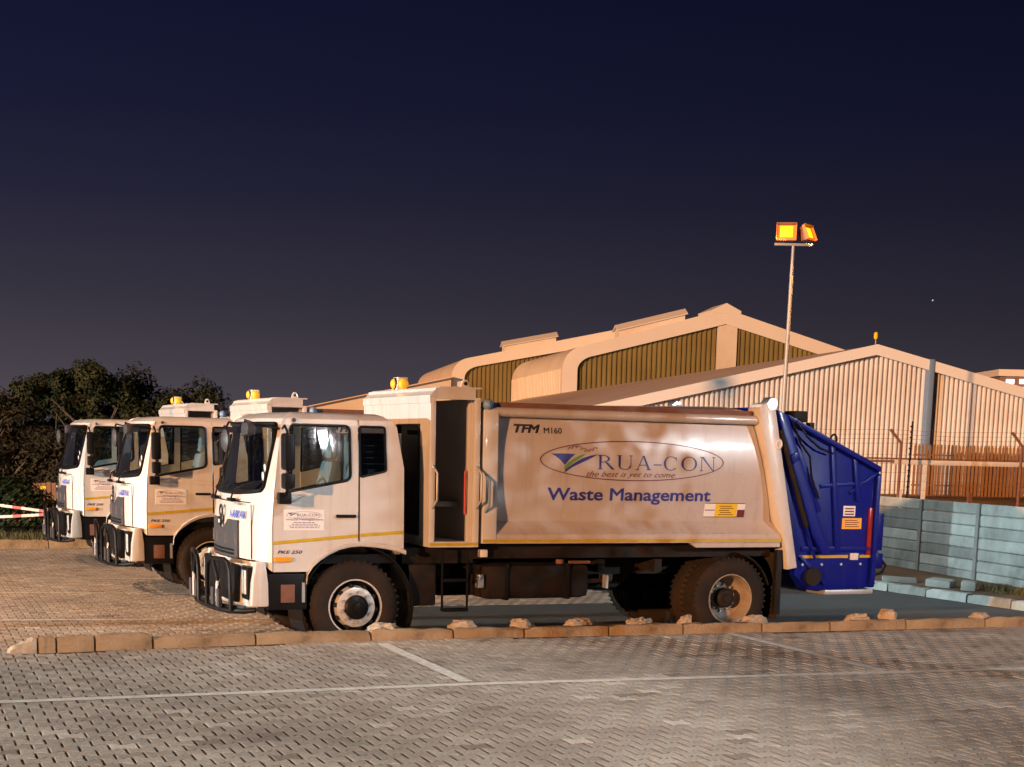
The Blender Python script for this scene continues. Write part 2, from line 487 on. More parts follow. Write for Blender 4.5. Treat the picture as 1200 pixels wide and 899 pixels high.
def text_polys(body, size=1.0, shear=0.0, bold=0.0, spacing=1.0):
    cu = bpy.data.curves.new('txt', 'FONT')
    cu.body = body; cu.size = size; cu.shear = shear; cu.space_character = spacing
    cu.resolution_u = 3; cu.fill_mode = 'FRONT'
    ob = bpy.data.objects.new('txt', cu); COL.objects.link(ob)
    dg = bpy.context.evaluated_depsgraph_get()
    me = bpy.data.meshes.new_from_object(ob.evaluated_get(dg))
    if bold:
        bm = bmesh.new(); bm.from_mesh(me)
        bmesh.ops.remove_doubles(bm, verts=bm.verts[:], dist=.006)
        mv = {}
        for e in bm.edges:
            if len(e.link_faces) != 1: continue
            a, b = e.verts; d = (b.co - a.co).normalized(); nn = Vector((d.y, -d.x, 0))
            if nn.dot(e.link_faces[0].calc_center_median() - a.co) > 0: nn = -nn
            mv.setdefault(a, []).append(nn); mv.setdefault(b, []).append(nn)
        for v, ns_ in mv.items():
            q = sum(ns_, Vector()); 
            if q.length > .2:
                q.normalize(); v.co += q * bold / max(.55, q.dot(ns_[0]))
        bm.to_mesh(me); bm.free()
    vs = [tuple(v.co) for v in me.vertices]; fs = [tuple(p.vertices) for p in me.polygons]
    bpy.data.objects.remove(ob); bpy.data.curves.remove(cu); bpy.data.meshes.remove(me)
    return vs, fs
def fit_text(body, x0, x1, z0, z1, shear=0.0, bold=0.0, cap_only=True):
    vs, fs = text_polys(body, 1.0, shear, bold)
    xs = [v[0] for v in vs]; ys = [v[1] for v in vs]
    ya, yb = min(ys), max(ys)
    sx = (x1 - x0) / (max(xs) - min(xs)); sy = (z1 - z0) / (yb - ya)
    return [(x0 + (v[0] - min(xs)) * sx, z0 + (v[1] - ya) * sy) for v in vs], fs

# ------------------------------------------------------------------ ground levels: paving frame (u along the kerb, v away from the camera)
PY = R(22.2); PO = (-1.75, 16.5)
cu_, su_ = math.cos(PY), math.sin(PY)
def w2p(x, y): return ((x - PO[0]) * cu_ + (y - PO[1]) * su_, -(x - PO[0]) * su_ + (y - PO[1]) * cu_)
def p2w(u, v): return (PO[0] + u * cu_ - v * su_, PO[1] + u * su_ + v * cu_)
KV = [(-8, -.75), (-3.7, -.33), (-2, -.15), (0, 0), (1.84, -.07), (5.1, -.23), (9, -.34), (14, -.5), (30, -1.2)]
def kerb_v(u): return pw(u, KV)
U_END = -3.6
def gz(u, v):
    w = lerp(3.4, 0.16, smoothstep((u - U_END + 0.9) / 0.9))
    return 0.2 * (1 - smoothstep((v - kerb_v(u) - 0.06) / w))

us = [-600, -120, -40, -20, -14] + [-10 + .5 * i for i in range(12)] + [-4.6 + .15 * i for i in range(10)] + [-3 + .75 * i for i in range(22)] + [16, 22, 40, 120, 600]
vo = [-600, -120, -40, -18, -12, -8, -5, -3, -2, -1, -.5, -.2, 0, .06, .1, .14, .18, .24, .3, .5, .8, 1.2, 1.6, 2, 2.5, 3, 3.5, 4, 5, 7, 10, 14, 20, 40, 120, 600]
mb = MB()
rows = []
for v in vo:
    r = []
    for u in us:
        kv = kerb_v(u) if -1 < v < 6 and -10 < u < 16 else 0
        x, y = p2w(u, v + kv)
        r.append((x, y, gz(u, v + kv) - 0.014))
    rows.append(r)
mb.grid(rows)
g = mb.build('ground', 'sand'); struct(g)

# ------------------------------------------------------------------ pavers (bone-shaped interlocking blocks)
PA = [(-.0973, -.1025), (-.068, -.1025), (-.030, -.0625), (.030, -.0625), (.068, -.1025), (.0973, -.1025),
      (.0973, .1025), (.068, .1025), (.030, .0625), (-.030, .0625), (-.068, .1025), (-.0973, .1025)]
def shrink(p, d):
    n = len(p); out = []
    for i in range(n):
        a, b, c = Vector(p[i - 1]), Vector(p[i]), Vector(p[(i + 1) % n])
        e1 = (b - a).normalized(); e2 = (c - b).normalized()
        n1 = Vector((-e1.y, e1.x)); n2 = Vector((-e2.y, e2.x))
        nn = (n1 + n2).normalized(); k = d / max(.35, nn.dot(n1))
        out.append((b.x + nn.x * k, b.y + nn.y * k))
    return out
P_OUT, P_TOP = shrink(PA, .0042), shrink(PA, .0115)
pv = [(x, y, -.013) for x, y in P_OUT] + [(x, y, -.0055) for x, y in P_OUT] + [(x, y, 0) for x, y in P_TOP]
pf = [tuple(range(24, 36))] + [(a + i, a + (i + 1) % 12, a + 12 + (i + 1) % 12, a + 12 + i) for a in (0, 12) for i in range(12)]
PVN = np.array(pv)
rng = np.random.default_rng(3)
def lattice(u0, u1, v0, v1, keep):
    out = []
    j0, j1 = math.floor(v0 / .165), math.ceil(v1 / .165)
    for j in range(j0, j1 + 1):
        v = j * .165; off = .1 if j % 2 else 0
        for i in range(math.floor(u0 / .2), math.ceil(u1 / .2) + 1):
            u = i * .2 + off
            if keep(u, v): out.append((u, v))
    return out
def paver_xf(u, v):
    x, y = p2w(u, v); z = gz(u, v)
    dzu = (gz(u + .08, v) - gz(u - .08, v)) / .16; dzv = (gz(u, v + .08) - gz(u, v - .08)) / .16
    return x, y, z + rng.normal(0, .0008), dzu + rng.normal(0, .005), dzv + rng.normal(0, .005)
def joined(name, lst, parent):
    n = len(lst)
    A = np.array([paver_xf(u, v) for u, v in lst])
    lx, ly, lz = PVN[:, 0], PVN[:, 1], PVN[:, 2]
    X = A[:, 0:1] + lx * cu_ - ly * su_
    Y = A[:, 1:2] + lx * su_ + ly * cu_
    Z = A[:, 2:3] + lz + lx * A[:, 3:4] + ly * A[:, 4:5]
    V = np.stack([X, Y, Z], -1).reshape(-1, 3)
    me = bpy.data.meshes.new(name)
    loops = np.concatenate([np.array(f) for f in pf]); lens = np.array([len(f) for f in pf])
    nl = len(loops)
    L = (loops[None, :] + (np.arange(n) * 36)[:, None]).ravel()
    st = np.concatenate([[0], np.cumsum(lens)[:-1]])
    ST = (st[None, :] + (np.arange(n) * nl)[:, None]).ravel()
    me.vertices.add(len(V)); me.vertices.foreach_set('co', V.ravel())
    me.loops.add(len(L)); me.loops.foreach_set('vertex_index', L.astype(np.int32))
    me.polygons.add(len(ST)); me.polygons.foreach_set('loop_start', ST.astype(np.int32))
    me.update(calc_edges=True); me.validate()
    me.polygons.foreach_set('use_smooth', [False] * len(me.polygons))
    me.materials.append(M['paver'])
    o = bpy.data.objects.new(name, me); COL.objects.link(o)
    o.parent = parent; o['kind'] = 'stuff'
    return o

front = lattice(-9, 14, -9.2, 0, lambda u, v: v < kerb_v(u) - .10 if u > U_END - .1 else v < kerb_v(u) - .1)
def in_sight(u, v):
    x, y = p2w(u, v); return y > 9.3 and abs(x) < .36 * y + .4
front_seen = sorted([q for q in front if in_sight(*q)], key=lambda q: p2w(*q)[1])
near = front_seen[:300]; ns = set(near)
fp = MB().grid([[(*p2w(u, v), gz(u, v) - .0135) for u in (-9, -4, 0, 4, 9, 14)] for v in (-9.2, -6, -3, -1.2)]).build('foreground_paving', 'sand'); struct(fp)
pme = bpy.data.meshes.new('paver'); pme.from_pydata(pv, [], pf); pme.materials.append(M['paver'])
for u, v in near:
    x, y, z, a, b = paver_xf(u, v)
    o = bpy.data.objects.new('paver', pme); COL.objects.link(o); o.parent = fp
    o.matrix_local = Matrix.Translation((x, y, z)) @ Matrix.Rotation(PY, 4, 'Z') @ Matrix.Rotation(b, 4, 'X') @ Matrix.Rotation(-a, 4, 'Y')
joined('paver_field', [q for q in front if q not in ns], fp)

yp = MB().grid([[(*p2w(u, v), -.0135) for u in (-10, -3, 4, 15)] for v in (4.2, 8, 12, 17.3)]).build('yard_paving', 'sand'); struct(yp)
yard = lattice(-12, 15, -.6, 17.5, lambda u, v: v > kerb_v(u) + (.2 if u > U_END else -.02) and v < 17.22 + .012 * u and not (u > 6.15) and not (u > .5 and v < 5.0))
joined('paver_field', yard, yp)
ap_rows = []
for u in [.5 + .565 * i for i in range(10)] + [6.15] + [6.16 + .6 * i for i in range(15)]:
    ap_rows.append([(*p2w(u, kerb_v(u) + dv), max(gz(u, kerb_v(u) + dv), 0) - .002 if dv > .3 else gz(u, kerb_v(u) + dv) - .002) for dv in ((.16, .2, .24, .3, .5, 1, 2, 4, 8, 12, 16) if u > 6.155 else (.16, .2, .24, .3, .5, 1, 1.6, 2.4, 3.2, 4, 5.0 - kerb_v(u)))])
struct(MB().grid(ap_rows).build('shade_tone_apron', 'asphalt_shade_tone'))  # shade behind the near truck is put into this sheet's colour

# painted bay lines on the near paving
def strip(name, pts, w, parent, dz=.0035):
    m = MB(); rows = []
    for i, (u, v) in enumerate(pts):
        a = pts[max(i - 1, 0)]; b = pts[min(i + 1, len(pts) - 1)]
        d = Vector((b[0] - a[0], b[1] - a[1])).normalized(); nx, ny = -d.y * w / 2, d.x * w / 2
        r = []
        for sg in (-1, 1):
            uu, vv = u + nx * sg, v + ny * sg
            r.append((*p2w(uu, vv), gz(uu, vv) + dz))
        rows.append(r)
    m.grid(rows)
    return m.build(name, 'line', parent)
def seg(a, b, n=20): return [(lerp(a[0], b[0], i / n), lerp(a[1], b[1], i / n)) for i in range(n + 1)]
def wseg(a, b): return seg(w2p(*a), w2p(*b))
strip('painted_line', seg(w2p(-6.4, 11.15), w2p(-.39, 13.56)) + seg(w2p(-.2, 13.63), w2p(6.6, 15.9)), .125, fp)
strip('painted_line', wseg((-1.42, 16.25), (-.42, 13.70)), .13, fp)
strip('painted_line', wseg((2.56, 17.95), (3.72, 15.1)), .13, fp)
for a, b in (((-13, 21.6), (-4.6, 23.2)), ((-13, 23.9), (-5.2, 25.7)), ((-9.5, 18.4), (-4.6, 19.7))):
    strip('painted_line', wseg(a, b), .08, yp)

# ------------------------------------------------------------------ kerbs
def rough_box(L, W_, H_, seed, taper=0.0):
    rr = random.Random(seed); m = MB(); nx = 9
    rows = []
    prof = [(0, 0), (0, H_ * .82), (.02, H_), (W_ - .02, H_), (W_, H_ * .9), (W_, 0)]
    for i in range(nx + 1):
        x = L * i / nx; k = 1 - taper * (1 - i / nx)
        rows.append([(x, y + rr.uniform(-.008, .008), (z - 0.0) * (k if z > 0 else 1) + (rr.uniform(-.011, .009) if z > 0 else 0) - (.03 * rr.random() if i in (0, nx) and z > 0 else 0)) for y, z in prof])
    m.grid(rows)
    n = len(prof)
    m.f.append(tuple(range(n))); m.f.append(tuple(nx * n + k for k in range(n - 1, -1, -1)))
    return m
kb = MB().box(-.02, .02, 0, .02, 0, .02)
kerb = empty('kerb'); struct(kerb)
joints = [-3.62, -3.34, -3.16, -2.78, -2.19, -1.10, .20, 1.15, 2.0, 3.05, 4.0, 5.05, 6.0, 7.1, 8.3, 9.4, 10.5, 11.6]
for i, (a, b) in enumerate(zip(joints, joints[1:])):
    va, vb = kerb_v(a), kerb_v(b)
    L = math.hypot(b - a, vb - va) - .022
    m = rough_box(L, .14, .105 + .05 + (0.045 if i < 4 else 0), i, taper=.5 if i == 0 else 0)
    o = m.build('kerb_stone', 'kerb' if i else 'lump', kerb, smooth=50)
    x, y = p2w(a, va)
    o.location = (x, y, .2 - .05 + random.uniform(-.006, .008))
    o.rotation_euler = (random.uniform(-.03, .03), random.uniform(-.006, .006), PY + math.atan2(vb - va, b - a))
struct(kerb)
# far kerb on the left and kerb before the concrete wall
fk = empty('kerb'); struct(fk)
d = Vector((1.79, .91)).normalized(); p = Vector((-10.72, 31.51)) - d * 4.2
for i in range(14):
    o = rough_box(1.28, .16, .19, 50 + i).build('kerb_stone', 'kerb', fk, smooth=50)
    q = p + d * 1.3 * i
    o.location = (q.x, q.y, -.01); o.rotation_euler = (0, 0, math.atan2(d.y, d.x))
rk = empty('kerb'); struct(rk)
p0, p1 = Vector((5.2, 29.0)), Vector((9.6, 20.1)); d = (p1 - p0).normalized(); L = (p1 - p0).length
n = int(L / .98)
for i in range(n):
    o = rough_box(.95, .16, .15, 90 + i).build('kerb_stone', 'concrete', rk, smooth=50)
    q = p0 + d * .98 * i
    o.location = (q.x, q.y, -.005); o.rotation_euler = (random.uniform(-.03, .03), 0, math.atan2(d.y, d.x))

# loose lumps of mortar and stones lying along the kerb
def lump(w, dd, h, seed):
    rr = random.Random(seed); m = MB(); n, k = 12, 6; rows = []
    for j in range(k + 1):
        a = math.pi / 2 * j / k; r = []
        for i in range(n + 1):
            t = 2 * math.pi * (i % n) / n
            q = 1 + .22 * math.sin(t * 2 + seed) + .14 * math.sin(t * 5 + seed * 2) + random.Random(seed * 100 + (i % n)).uniform(-.1, .1)
            c = math.cos(a) ** .45
            r.append((w / 2 * c * q * math.cos(t), dd / 2 * c * q * math.sin(t), h * math.sin(a) ** .6 * (1 + .25 * math.sin(t + seed) * math.cos(a)) if j else -.03))
        rows.append([(p_[0] + random.Random(int(seed * 7919 + j * 31 + (i_ % n) * 7)).uniform(-.022, .022), p_[1] + random.Random(int(seed * 104 + j * 17 + (i_ % n) * 3)).uniform(-.02, .02), p_[2] + random.Random(int(seed * 53 + j * 11 + (i_ % n))).uniform(-.02, .02)) for i_, p_ in enumerate(r)])
    return m.grid(rows)
lumps = [(.38, .34, .26, .16, 'flat pale mortar lump on kerb beside the front wheel'), (1.32, .4, .2, .17, 'mortar lump on kerb just below the hanging step frame'),
         (2.05, .4, .2, .18, 'mortar lump on kerb below the front end of the fuel tank'), (2.74, .4, .2, .17, 'mortar lump on kerb below the rear end of the fuel tank'),
         (3.5, .36, .2, .16, 'mortar lump on kerb before the inner rear tyres'), (4.1, .18, .16, .19, 'small whitish chunk on kerb touching the rear dual tyre'),
         (5.02, .34, .2, .18, 'rounded mortar lump on kerb under the rear wheel rim'), (6.5, .36, .2, .17, 'flat mortar lump on kerb left of the big orange stone'),
         (6.95, .26, .24, .25, 'big rounded orange-brown stone standing on the kerb'), (8.35, .34, .22, .15, 'low mortar lump near the right end of the kerb')]
for i, (u, w, dd, h, lb) in enumerate(lumps):
    o = lump(w * .92, dd * .9, h * .68, i + 3).build('mortar_lump' if 'stone' not in lb else 'stone', 'lump', weld=True)
    x, y = p2w(u, kerb_v(u) + .19)
    o.location = (x, y, .245); o.rotation_euler = (0, 0, PY + random.uniform(-.2, .2))
    tag(o, lb, 'rubble', 'lumps of rubble along the kerb')

# ------------------------------------------------------------------ refuse truck
W = 2.4
def build_truck():
    T = empty('refuse_truck')
    # ---- cab shell on a warped grid
    bot = [(-1.3, 1.04), (-1.06, 1.03), (-1.0, .96), (-.955, .92), (-.56, .92), (-.45, 1.02), (-.32, 1.12), (-.2, 1.18), (-.07, 1.215), (.045, 1.225), (.2, 1.215), (.35, 1.195), (.47, 1.17), (.58, 1.13)]
    wb = [(-1.3, 1.75), (-1.2, 1.755), (-1.06, 1.80), (-.955, 1.765), (-.82, 1.79), (-.07, 1.93), (.045, 1.96), (.35, 2.03), (.58, 2.06)]
    ZL = [(1.5, 0), (1.78, .04), (2.515, .22), (2.58, .27), (2.63, .37), (2.655, .52)]
    TI = [(1.9, 0), (2.515, .045), (2.58, .065), (2.63, .12), (2.655, .26)]
    def lean(b): return 1.0 if b <= -1.03 else pw(b, [(-1.03, 1), (-1.0, .8), (-.955, .5), (-.82, .38), (-.70, .2), (-.56, 0)])
    def rearl(b, z):
        k = pw(b, [(.2, 0), (.35, .12), (.47, .5), (.58, 1)])
        return -k * pw(z, [(2.1, .02), (2.4, .06), (2.52, .10), (2.58, .16), (2.63, .24), (2.655, .38)])
    near = [(.58, 0), (.47, 0), (.35, 0), (.2, 0), (.045, 0)]
    door = [(.022, 0), (-.07, 0), (-.2, 0), (-.32, 0), (-.45, 0), (-.56, 0), (-.70, 0), (-.82, 0), (-.945, 0)]
    fr = [(-.96, 0), (-1.0, .035), (-1.06, .15), (-1.14, .4), (-1.20, .8), (-1.22, 1.2)]
    fr = fr + [(s, W - t) for s, t in fr[-2::-1]]
    def pt(c, z):
        s, t = c; front = s < -.955
        ti = pw(z, TI)
        tt = t + ti if t < W / 2 - .01 else (t - ti if t > W / 2 + .01 else t)
        if front and .3 < t < W - .3: tt = t
        return (s + lean(s) * pw(z, ZL) * (1 if s < -.5 else 0) + rearl(s, z), tt, z)
    def levels(c):
        b = pw(c[0], bot); w_ = pw(c[0], wb)
        return [b, max(1.40, b + .1), w_, 2.515 if c[0] > -1.05 else 2.52, 2.58, 2.63, 2.655]
    def panel(cols, r0, r1, hole=None):
        m = MB(); rows = [[pt(c, levels(c)[r]) for c in cols] for r in range(r0, r1 + 1)]
        nc = len(cols); m.v = [p for r in rows for p in r]
        for i in range(r1 - r0):
            for j in range(nc - 1):
                if hole and r0 + i == 2 and hole[0] <= j < hole[1]: continue
                m.f.append((i * nc + j, i * nc + j + 1, (i + 1) * nc + j + 1, (i + 1) * nc + j))
        return m
    def rim_path(cols, inset=.0, nside=4):
        # rounded closed path round a window opening given its columns
        lo = [Vector(pt(c, levels(c)[2])) for c in cols]; hi = [Vector(pt(c, levels(c)[3])) for c in cols]
        loop = lo + hi[::-1]; n = len(loop); out = []
        k = len(cols)
        corners = {0, k - 1, k, 2 * k - 1}
        for i, p_ in enumerate(loop):
            if i in corners:
                a = (loop[i - 1] - p_); b = (loop[(i + 1) % n] - p_); rad = .07 if len(cols) > 3 else .03
                pa = p_ + a.normalized() * min(rad, a.length * .45); pb = p_ + b.normalized() * min(rad, b.length * .45)
                for q in range(5):
                    t_ = q / 4; out.append(pa * (1 - t_) ** 2 + p_ * 2 * t_ * (1 - t_) + pb * t_ ** 2)
            else: out.append(p_)
        return out
    mir = lambda cols: [(s, W - t) for s, t in cols]
    shell = MB()
    for m in (panel(near, 0, 4, (2, 4)), panel(mir(near), 0, 4, (2, 4)), panel(fr, 0, 4, (2, len(fr) - 3))):
        shell.add(m.v, m.f)
    # door headers above the doors (fixed part of the shell)
    for cols in (door, mir(door)):
        m = panel(cols, 3, 4); shell.add(m.v, m.f)
    cab = shell.build('cab', 'white', T, smooth=42, solid=.02, ref=(-.2, 1.2, 1.6))
    # roof
    cols = near + door + fr + mir(door)[::-1] + mir(near)[::-1]
    m = MB(); rows = [[pt(c, levels(c)[r]) for c in cols] for r in (4, 5, 6)]
    m.grid(rows); nc = len(cols)
    m.f.append(tuple(2 * nc + j for j in range(nc)))
    m.build('roof', 'white', cab, smooth=50, weld=True)
    # rear wall and floor
    m = MB().box(.50, .54, .06, W - .06, 1.1, 2.45).build('rear_wall', 'dash', cab)
    MB().box(-.98, .5, .08, W - .08, 1.0, 1.1).build('floor', 'black', cab)
    # doors
    for side, cols in ((0, door), (1, mir(door))):
        dm = panel(cols, 0, 3, (1, 7))
        d_ = dm.build('door', 'white', T, smooth=42, solid=.03, ref=(-.4, 1.2, 1.6))
        wc = cols[1:8]
        pane = MB(); off = .014 if side == 0 else -.014
        pane.grid([[(p_[0], p_[1] + off, p_[2]) for p_ in [pt(c, levels(c)[r] + (-.01 if r == 2 else .0)) for c in wc]] for r in (2, 3)])
        pane.build('window_pane', 'glass', d_)
        MB().tube(rim_path(wc), .017, 6, closed=True).build('window_seal', 'black', d_, smooth=60)
        y0, y1 = (-.035, .0) if side == 0 else (W, W + .035)
        MB().box(-.24, -.01, y0, y1 - (.012 if side == 0 else 0), 1.515, 1.55).build('handle', 'black', d_, bevel=.008)
        yy = -.006 if side == 0 else W + .006
        # yellow contour tape
        tm = MB(); rows = []
        for dz in (-.018, .018):
            rows.append([(c[0], yy, pw(c[0], [(-.95, 1.235), (.03, 1.315)]) + dz) for c in door])
        tm.grid(rows).build('contour_tape', 'yellow', d_, solid=.004)
        if side == 0:
            sk = MB().box(-.83, -.37, -.006, -.002, 1.375, 1.60).build('door_sticker', 'sticker', d_)
            decal(sk, -.0085, -.80, -.40, 1.545, small=True)
            pm = MB()
            vs, fs = fit_text('Waste Management', -.81, -.385, 1.478, 1.502, bold=.01)
            pm.add([(x, -.0085, z) for x, z in vs], fs)
            for k, (a, b_) in enumerate(((-.72, -.48), (-.74, -.45), (-.77, -.42), (-.76, -.43))):
                z = 1.458 - k * .019; x = a
                while x < b_:
                    w_ = random.uniform(.02, .05); pm.add([(x, -.0085, z), (min(x + w_, b_), -.0085, z), (min(x + w_, b_), -.0085, z + .007), (x, -.0085, z + .007)], [(0, 1, 2, 3)])
                    x += w_ + .008
            pm.build('sticker_print', 'purple', sk)
            vs, fs = fit_text('PKE 250', -.90, -.62, 1.118, 1.155, shear=.3, bold=.02)
            MB().add([(x, -.004, z) for x, z in vs], fs).build('model_lettering', 'ink', d_)
        MB().box(-.94, -.74, (-.03 if side == 0 else W - .0), (0.0 if side == 0 else W + .03), 1.03, 1.085).build('indicator', 'amber', d_, bevel=.012)
        # quarter window behind the door
        qc = (near if side == 0 else mir(near))[2:5]
        q = MB().grid([[(p_[0], p_[1] + off * .5, p_[2]) for p_ in [pt(c, levels(c)[r]) for c in qc]] for r in (2, 3)]).build('quarter_window', 'dglass', T)
        MB().tube(rim_path(qc), .013, 6, closed=True).build('window_seal', 'black', q, smooth=60)
        for k in range(7):
            z = 2.05 + k * .066
            yb_ = .05 if side == 0 else W - .05
            MB().box(.06, .34, yb_ - .004, yb_ + .004, z, z + .052).build('slat', 'grille', q)
        yq = -.005 if side == 0 else W + .005
        MB().grid([[(x, yq, pw(x, [(.03, 1.318), (.55, 1.352)]) + dz) for x in (.05, .2, .35, .56)] for dz in (-.018, .018)]).build('contour_tape', 'yellow', T, solid=.004)
        # arch lip
        arc = [(-.575, .80), (-.56, .90), (-.50, .99), (-.42, 1.07), (-.32, 1.135), (-.2, 1.19), (-.07, 1.222), (.045, 1.232), (.2, 1.222), (.35, 1.20), (.47, 1.175), (.585, 1.135)]
        ya, yb = (-.022, .05) if side == 0 else (W - .05, W + .022)
        MB().grid([[(s, y, z + dz * (.6 if k < 3 else 1)) for k, (s, z) in enumerate(arc)] for y, dz in ((yb, -.035), (ya + .012, -.035), (ya, -.02), (ya, .012), (yb, .03))]).build('wheel_arch_lip', 'white', T, smooth=50)
        # liner
        liner = MB(); rows = []
        for y in ((.03, .62) if side == 0 else (W - .62, W - .03)):
            rows.append([(.04 + .66 * math.cos(a), y, .50 + .70 * math.sin(a)) for a in [R(-22 + 224 * k / 20) for k in range(21)]])
        liner.grid(rows).build('mudguard', 'black', T, smooth=60, solid=.015)
        # step box below the door
        y0, y1 = (.015, .42) if side == 0 else (W - .42, W - .015)
        sb = MB().box(-1.0, -.56, y0, y1, .50, .90).build('step_box', 'black', T, bevel=.02)
        yo = y0 - .004 if side == 0 else y1 - .02
        MB().box(-.86, -.70, yo, yo + .024, .58, .78).build('step_plate', 'rust', sb, bevel=.006)
        MB().box(-.62, -.585, yo, yo + .024, .58, .80).build('step_edge', 'steel', sb)
        # side cap of the bumper
        pol = [(-1.135, 1.03), (-1.03, 1.03), (-1.0, .80), (-.995, .54), (-1.19, .54), (-1.175, .8)]
        y0, y1 = (.0, .13) if side == 0 else (W - .13, W)
        MB().prism(pol, y0, y1).build('bumper_cap', 'white', T, bevel=.02)
        # headlight
        y0, y1 = (.10, .40) if side == 0 else (W - .40, W - .10)
        hl = MB().box(-1.21, -1.08, y0, y1, .60, .97).build('headlight_housing', 'black', T, bevel=.03)
        yc = (y0 + y1) / 2
        MB().box(-1.222, -1.19, yc - .10, yc + .12 * (-1 if side == 0 else 1) * 0 + .10, .66, .93).build('headlight', 'lens', hl, bevel=.02)
        # tall mirror, lower mirror, kerb mirror
        sg = 1 if side == 0 else -1; y_ = -.26 if side == 0 else W + .26
        ma = MB().tube([(-.84, (-.0 if side == 0 else W), 2.47), (-.87, y_ + sg * .06, 2.50), (-.86, y_, 2.44), (-.85, y_, 1.84), (-.87, y_ + sg * .08, 1.74), (-.90, 0 if side == 0 else W, 1.72)], .014, 8).build('mirror_arm', 'black', T, smooth=60)
        mh = MB().box(-.91, -.80, y_ - .095, y_ + .095, 2.03, 2.42).build('mirror_housing', 'black', ma, bevel=.03)
        MB().box(-.802, -.795, y_ - .08, y_ + .08, 2.05, 2.40).build('mirror_face', 'mirror', mh)
        mh = MB().box(-.91, -.80, y_ - .09, y_ + .09, 1.83, 2.0).build('mirror_housing', 'black', ma, bevel=.03)
        MB().box(-.802, -.795, y_ - .075, y_ + .075, 1.85, 1.985).build('mirror_face', 'mirror', mh)
        if side == 0:
            mh = MB().box(-.93, -.79, -.20, -.08, 1.665, 1.79).build('mirror_housing', 'black', ma, bevel=.015)
            MB().tube([(-.80, -.12, 1.73), (-.66, -.06, 1.745), (-.60, 0.0, 1.76)], .012, 6).build('mirror_bracket', 'white', ma, smooth=60)
        # marker badge on the roof edge
        MB().lathe([(.022, 0), (.022, -.012), (.012, -.016), (0, -.016)], (-.70, .045 if side == 0 else W - .06, 2.565), 'y', 14).build('roof_badge', 'grille', T)
    # windscreen
    wc = fr[2:-2]
    ws = MB().grid([[(p_[0] + .012, p_[1], p_[2]) for p_ in [pt(c, levels(c)[r]) for c in wc]] for r in (2, 3)]).build('windscreen', 'glass', T, smooth=60)
    MB().tube(rim_path(wc), .024, 6, closed=True).build('windscreen_seal', 'black', ws, smooth=60)
    for t_ in (.75, 1.55):
        MB().tube([(-1.235, t_, 1.68), (-1.225, t_ - .12, 1.80), (-1.175, t_ - .42, 1.86)], .010, 6).build('wiper', 'black', ws, smooth=60)
        MB().box(-1.255, -1.20, t_ - .10, t_ + .12, 1.655, 1.695).build('wiper_mount', 'black', ws, bevel=.01)
    for z, r_ in ((2.04, .045), (1.95, .05)):
        sN = pt((-1.08, .22), z)
        MB().lathe([(r_, 0), (r_, .003), (0, .003)], (-1.075 + pw(z, ZL) - .006, .235, z), 'x', 16).build('licence_disc', 'sticker', ws)
    MB().grid([[(-1.19 + .21, t_, 2.49), (-1.19 + .20, t_, 2.42)] for t_ in (.3, 1.0, 1.4, 2.1)]).build('sun_visor', 'black', ws)
    # interior
    dsh = MB().prism([(-1.0, 1.3), (-.72, 1.3), (-.70, 1.68), (-.85, 1.76), (-.99, 1.72)], .24, W - .24).build('dashboard', 'dash', T, bevel=.03)
    for y in (.45, 1.55):
        st = MB().box(-.45, .1, y - .05, y + .45, 1.3, 1.48).build('seat', 'seat', T, bevel=.05)
        MB().prism([(.02, 1.45), (.16, 1.45), (.30, 2.10), (.18, 2.12)], y - .04, y + .44).build('backrest', 'seat', st, bevel=.05)
        MB().prism([(.19, 2.14), (.28, 2.14), (.31, 2.36), (.22, 2.37)], y + .08, y + .32).build('headrest', 'seat', st, bevel=.03)
    cw = Vector((-.58, 1.78, 1.80)); tl = R(50)
    ring = [cw + Vector((.21 * math.cos(a) * math.sin(tl), .21 * math.sin(a), .21 * math.cos(a) * math.cos(tl))) for a in [2 * math.pi * k / 24 for k in range(24)]]
    MB().tube(ring, .017, 6, closed=True).tube([cw, cw + Vector((-.2, 0, -.2))], .03, 6).build('steering_wheel', 'black', T, smooth=60)
    # front panel: grille, emblem, number, seams
    def front_s(t_): return pw(t_, [(.15, -1.06), (.4, -1.14), (.8, -1.20), (1.2, -1.22), (1.6, -1.20), (2.0, -1.14), (2.25, -1.06)])
    tlist = [.62, .75, .95, 1.02, 1.2, 1.38, 1.45, 1.65, 1.78]
    rows = []
    for r in range(4):
        row = []
        for t_ in tlist:
            top = 1.45 if abs(t_ - 1.2) > .24 else (1.45 if abs(t_ - 1.2) > .2 else (1.33 if abs(t_ - 1.2) < .05 else 1.40))
            z = [1.03, 1.13, 1.25, top][r]
            row.append((front_s(t_) - .022, t_, z))
        rows.append(row)
    gr = MB().grid(rows).build('grille', 'grille', T, solid=.03, ref=(0, 1.2, 1.3))
    for z in (1.06, 1.10):
        MB().grid([[(front_s(t_) - .032, t_, z + dz) for t_ in (.72, .95, 1.2, 1.45, 1.68)] for dz in (0, .022)]).build('grille_slot', 'black', gr, solid=.012)
    for t_ in (.66, 1.0, 1.42, 1.74):
        MB().box(front_s(t_) - .034, front_s(t_) - .02, t_ - .012, t_ + .012, 1.17, 1.30).build('grille_clip', 'chrome', gr)
    em = MB()
    em.lathe([(.075, 0), (.075, -.012), (.050, -.012), (.050, 0)], (-1.236, 1.2, 1.535), 'x', 24, cap=False)
    emb = em.build('emblem_ring', 'ink', T, smooth=40)
    MB().prism([(1.2 - .055, 1.47), (1.2 + .055, 1.47), (1.2 + .055, 1.40), (1.2 + .03, 1.365), (1.2 - .03, 1.365), (1.2 - .055, 1.40)], -1.262, -1.24, 'x').build('emblem_shield', 'ink', emb, bevel=.004)
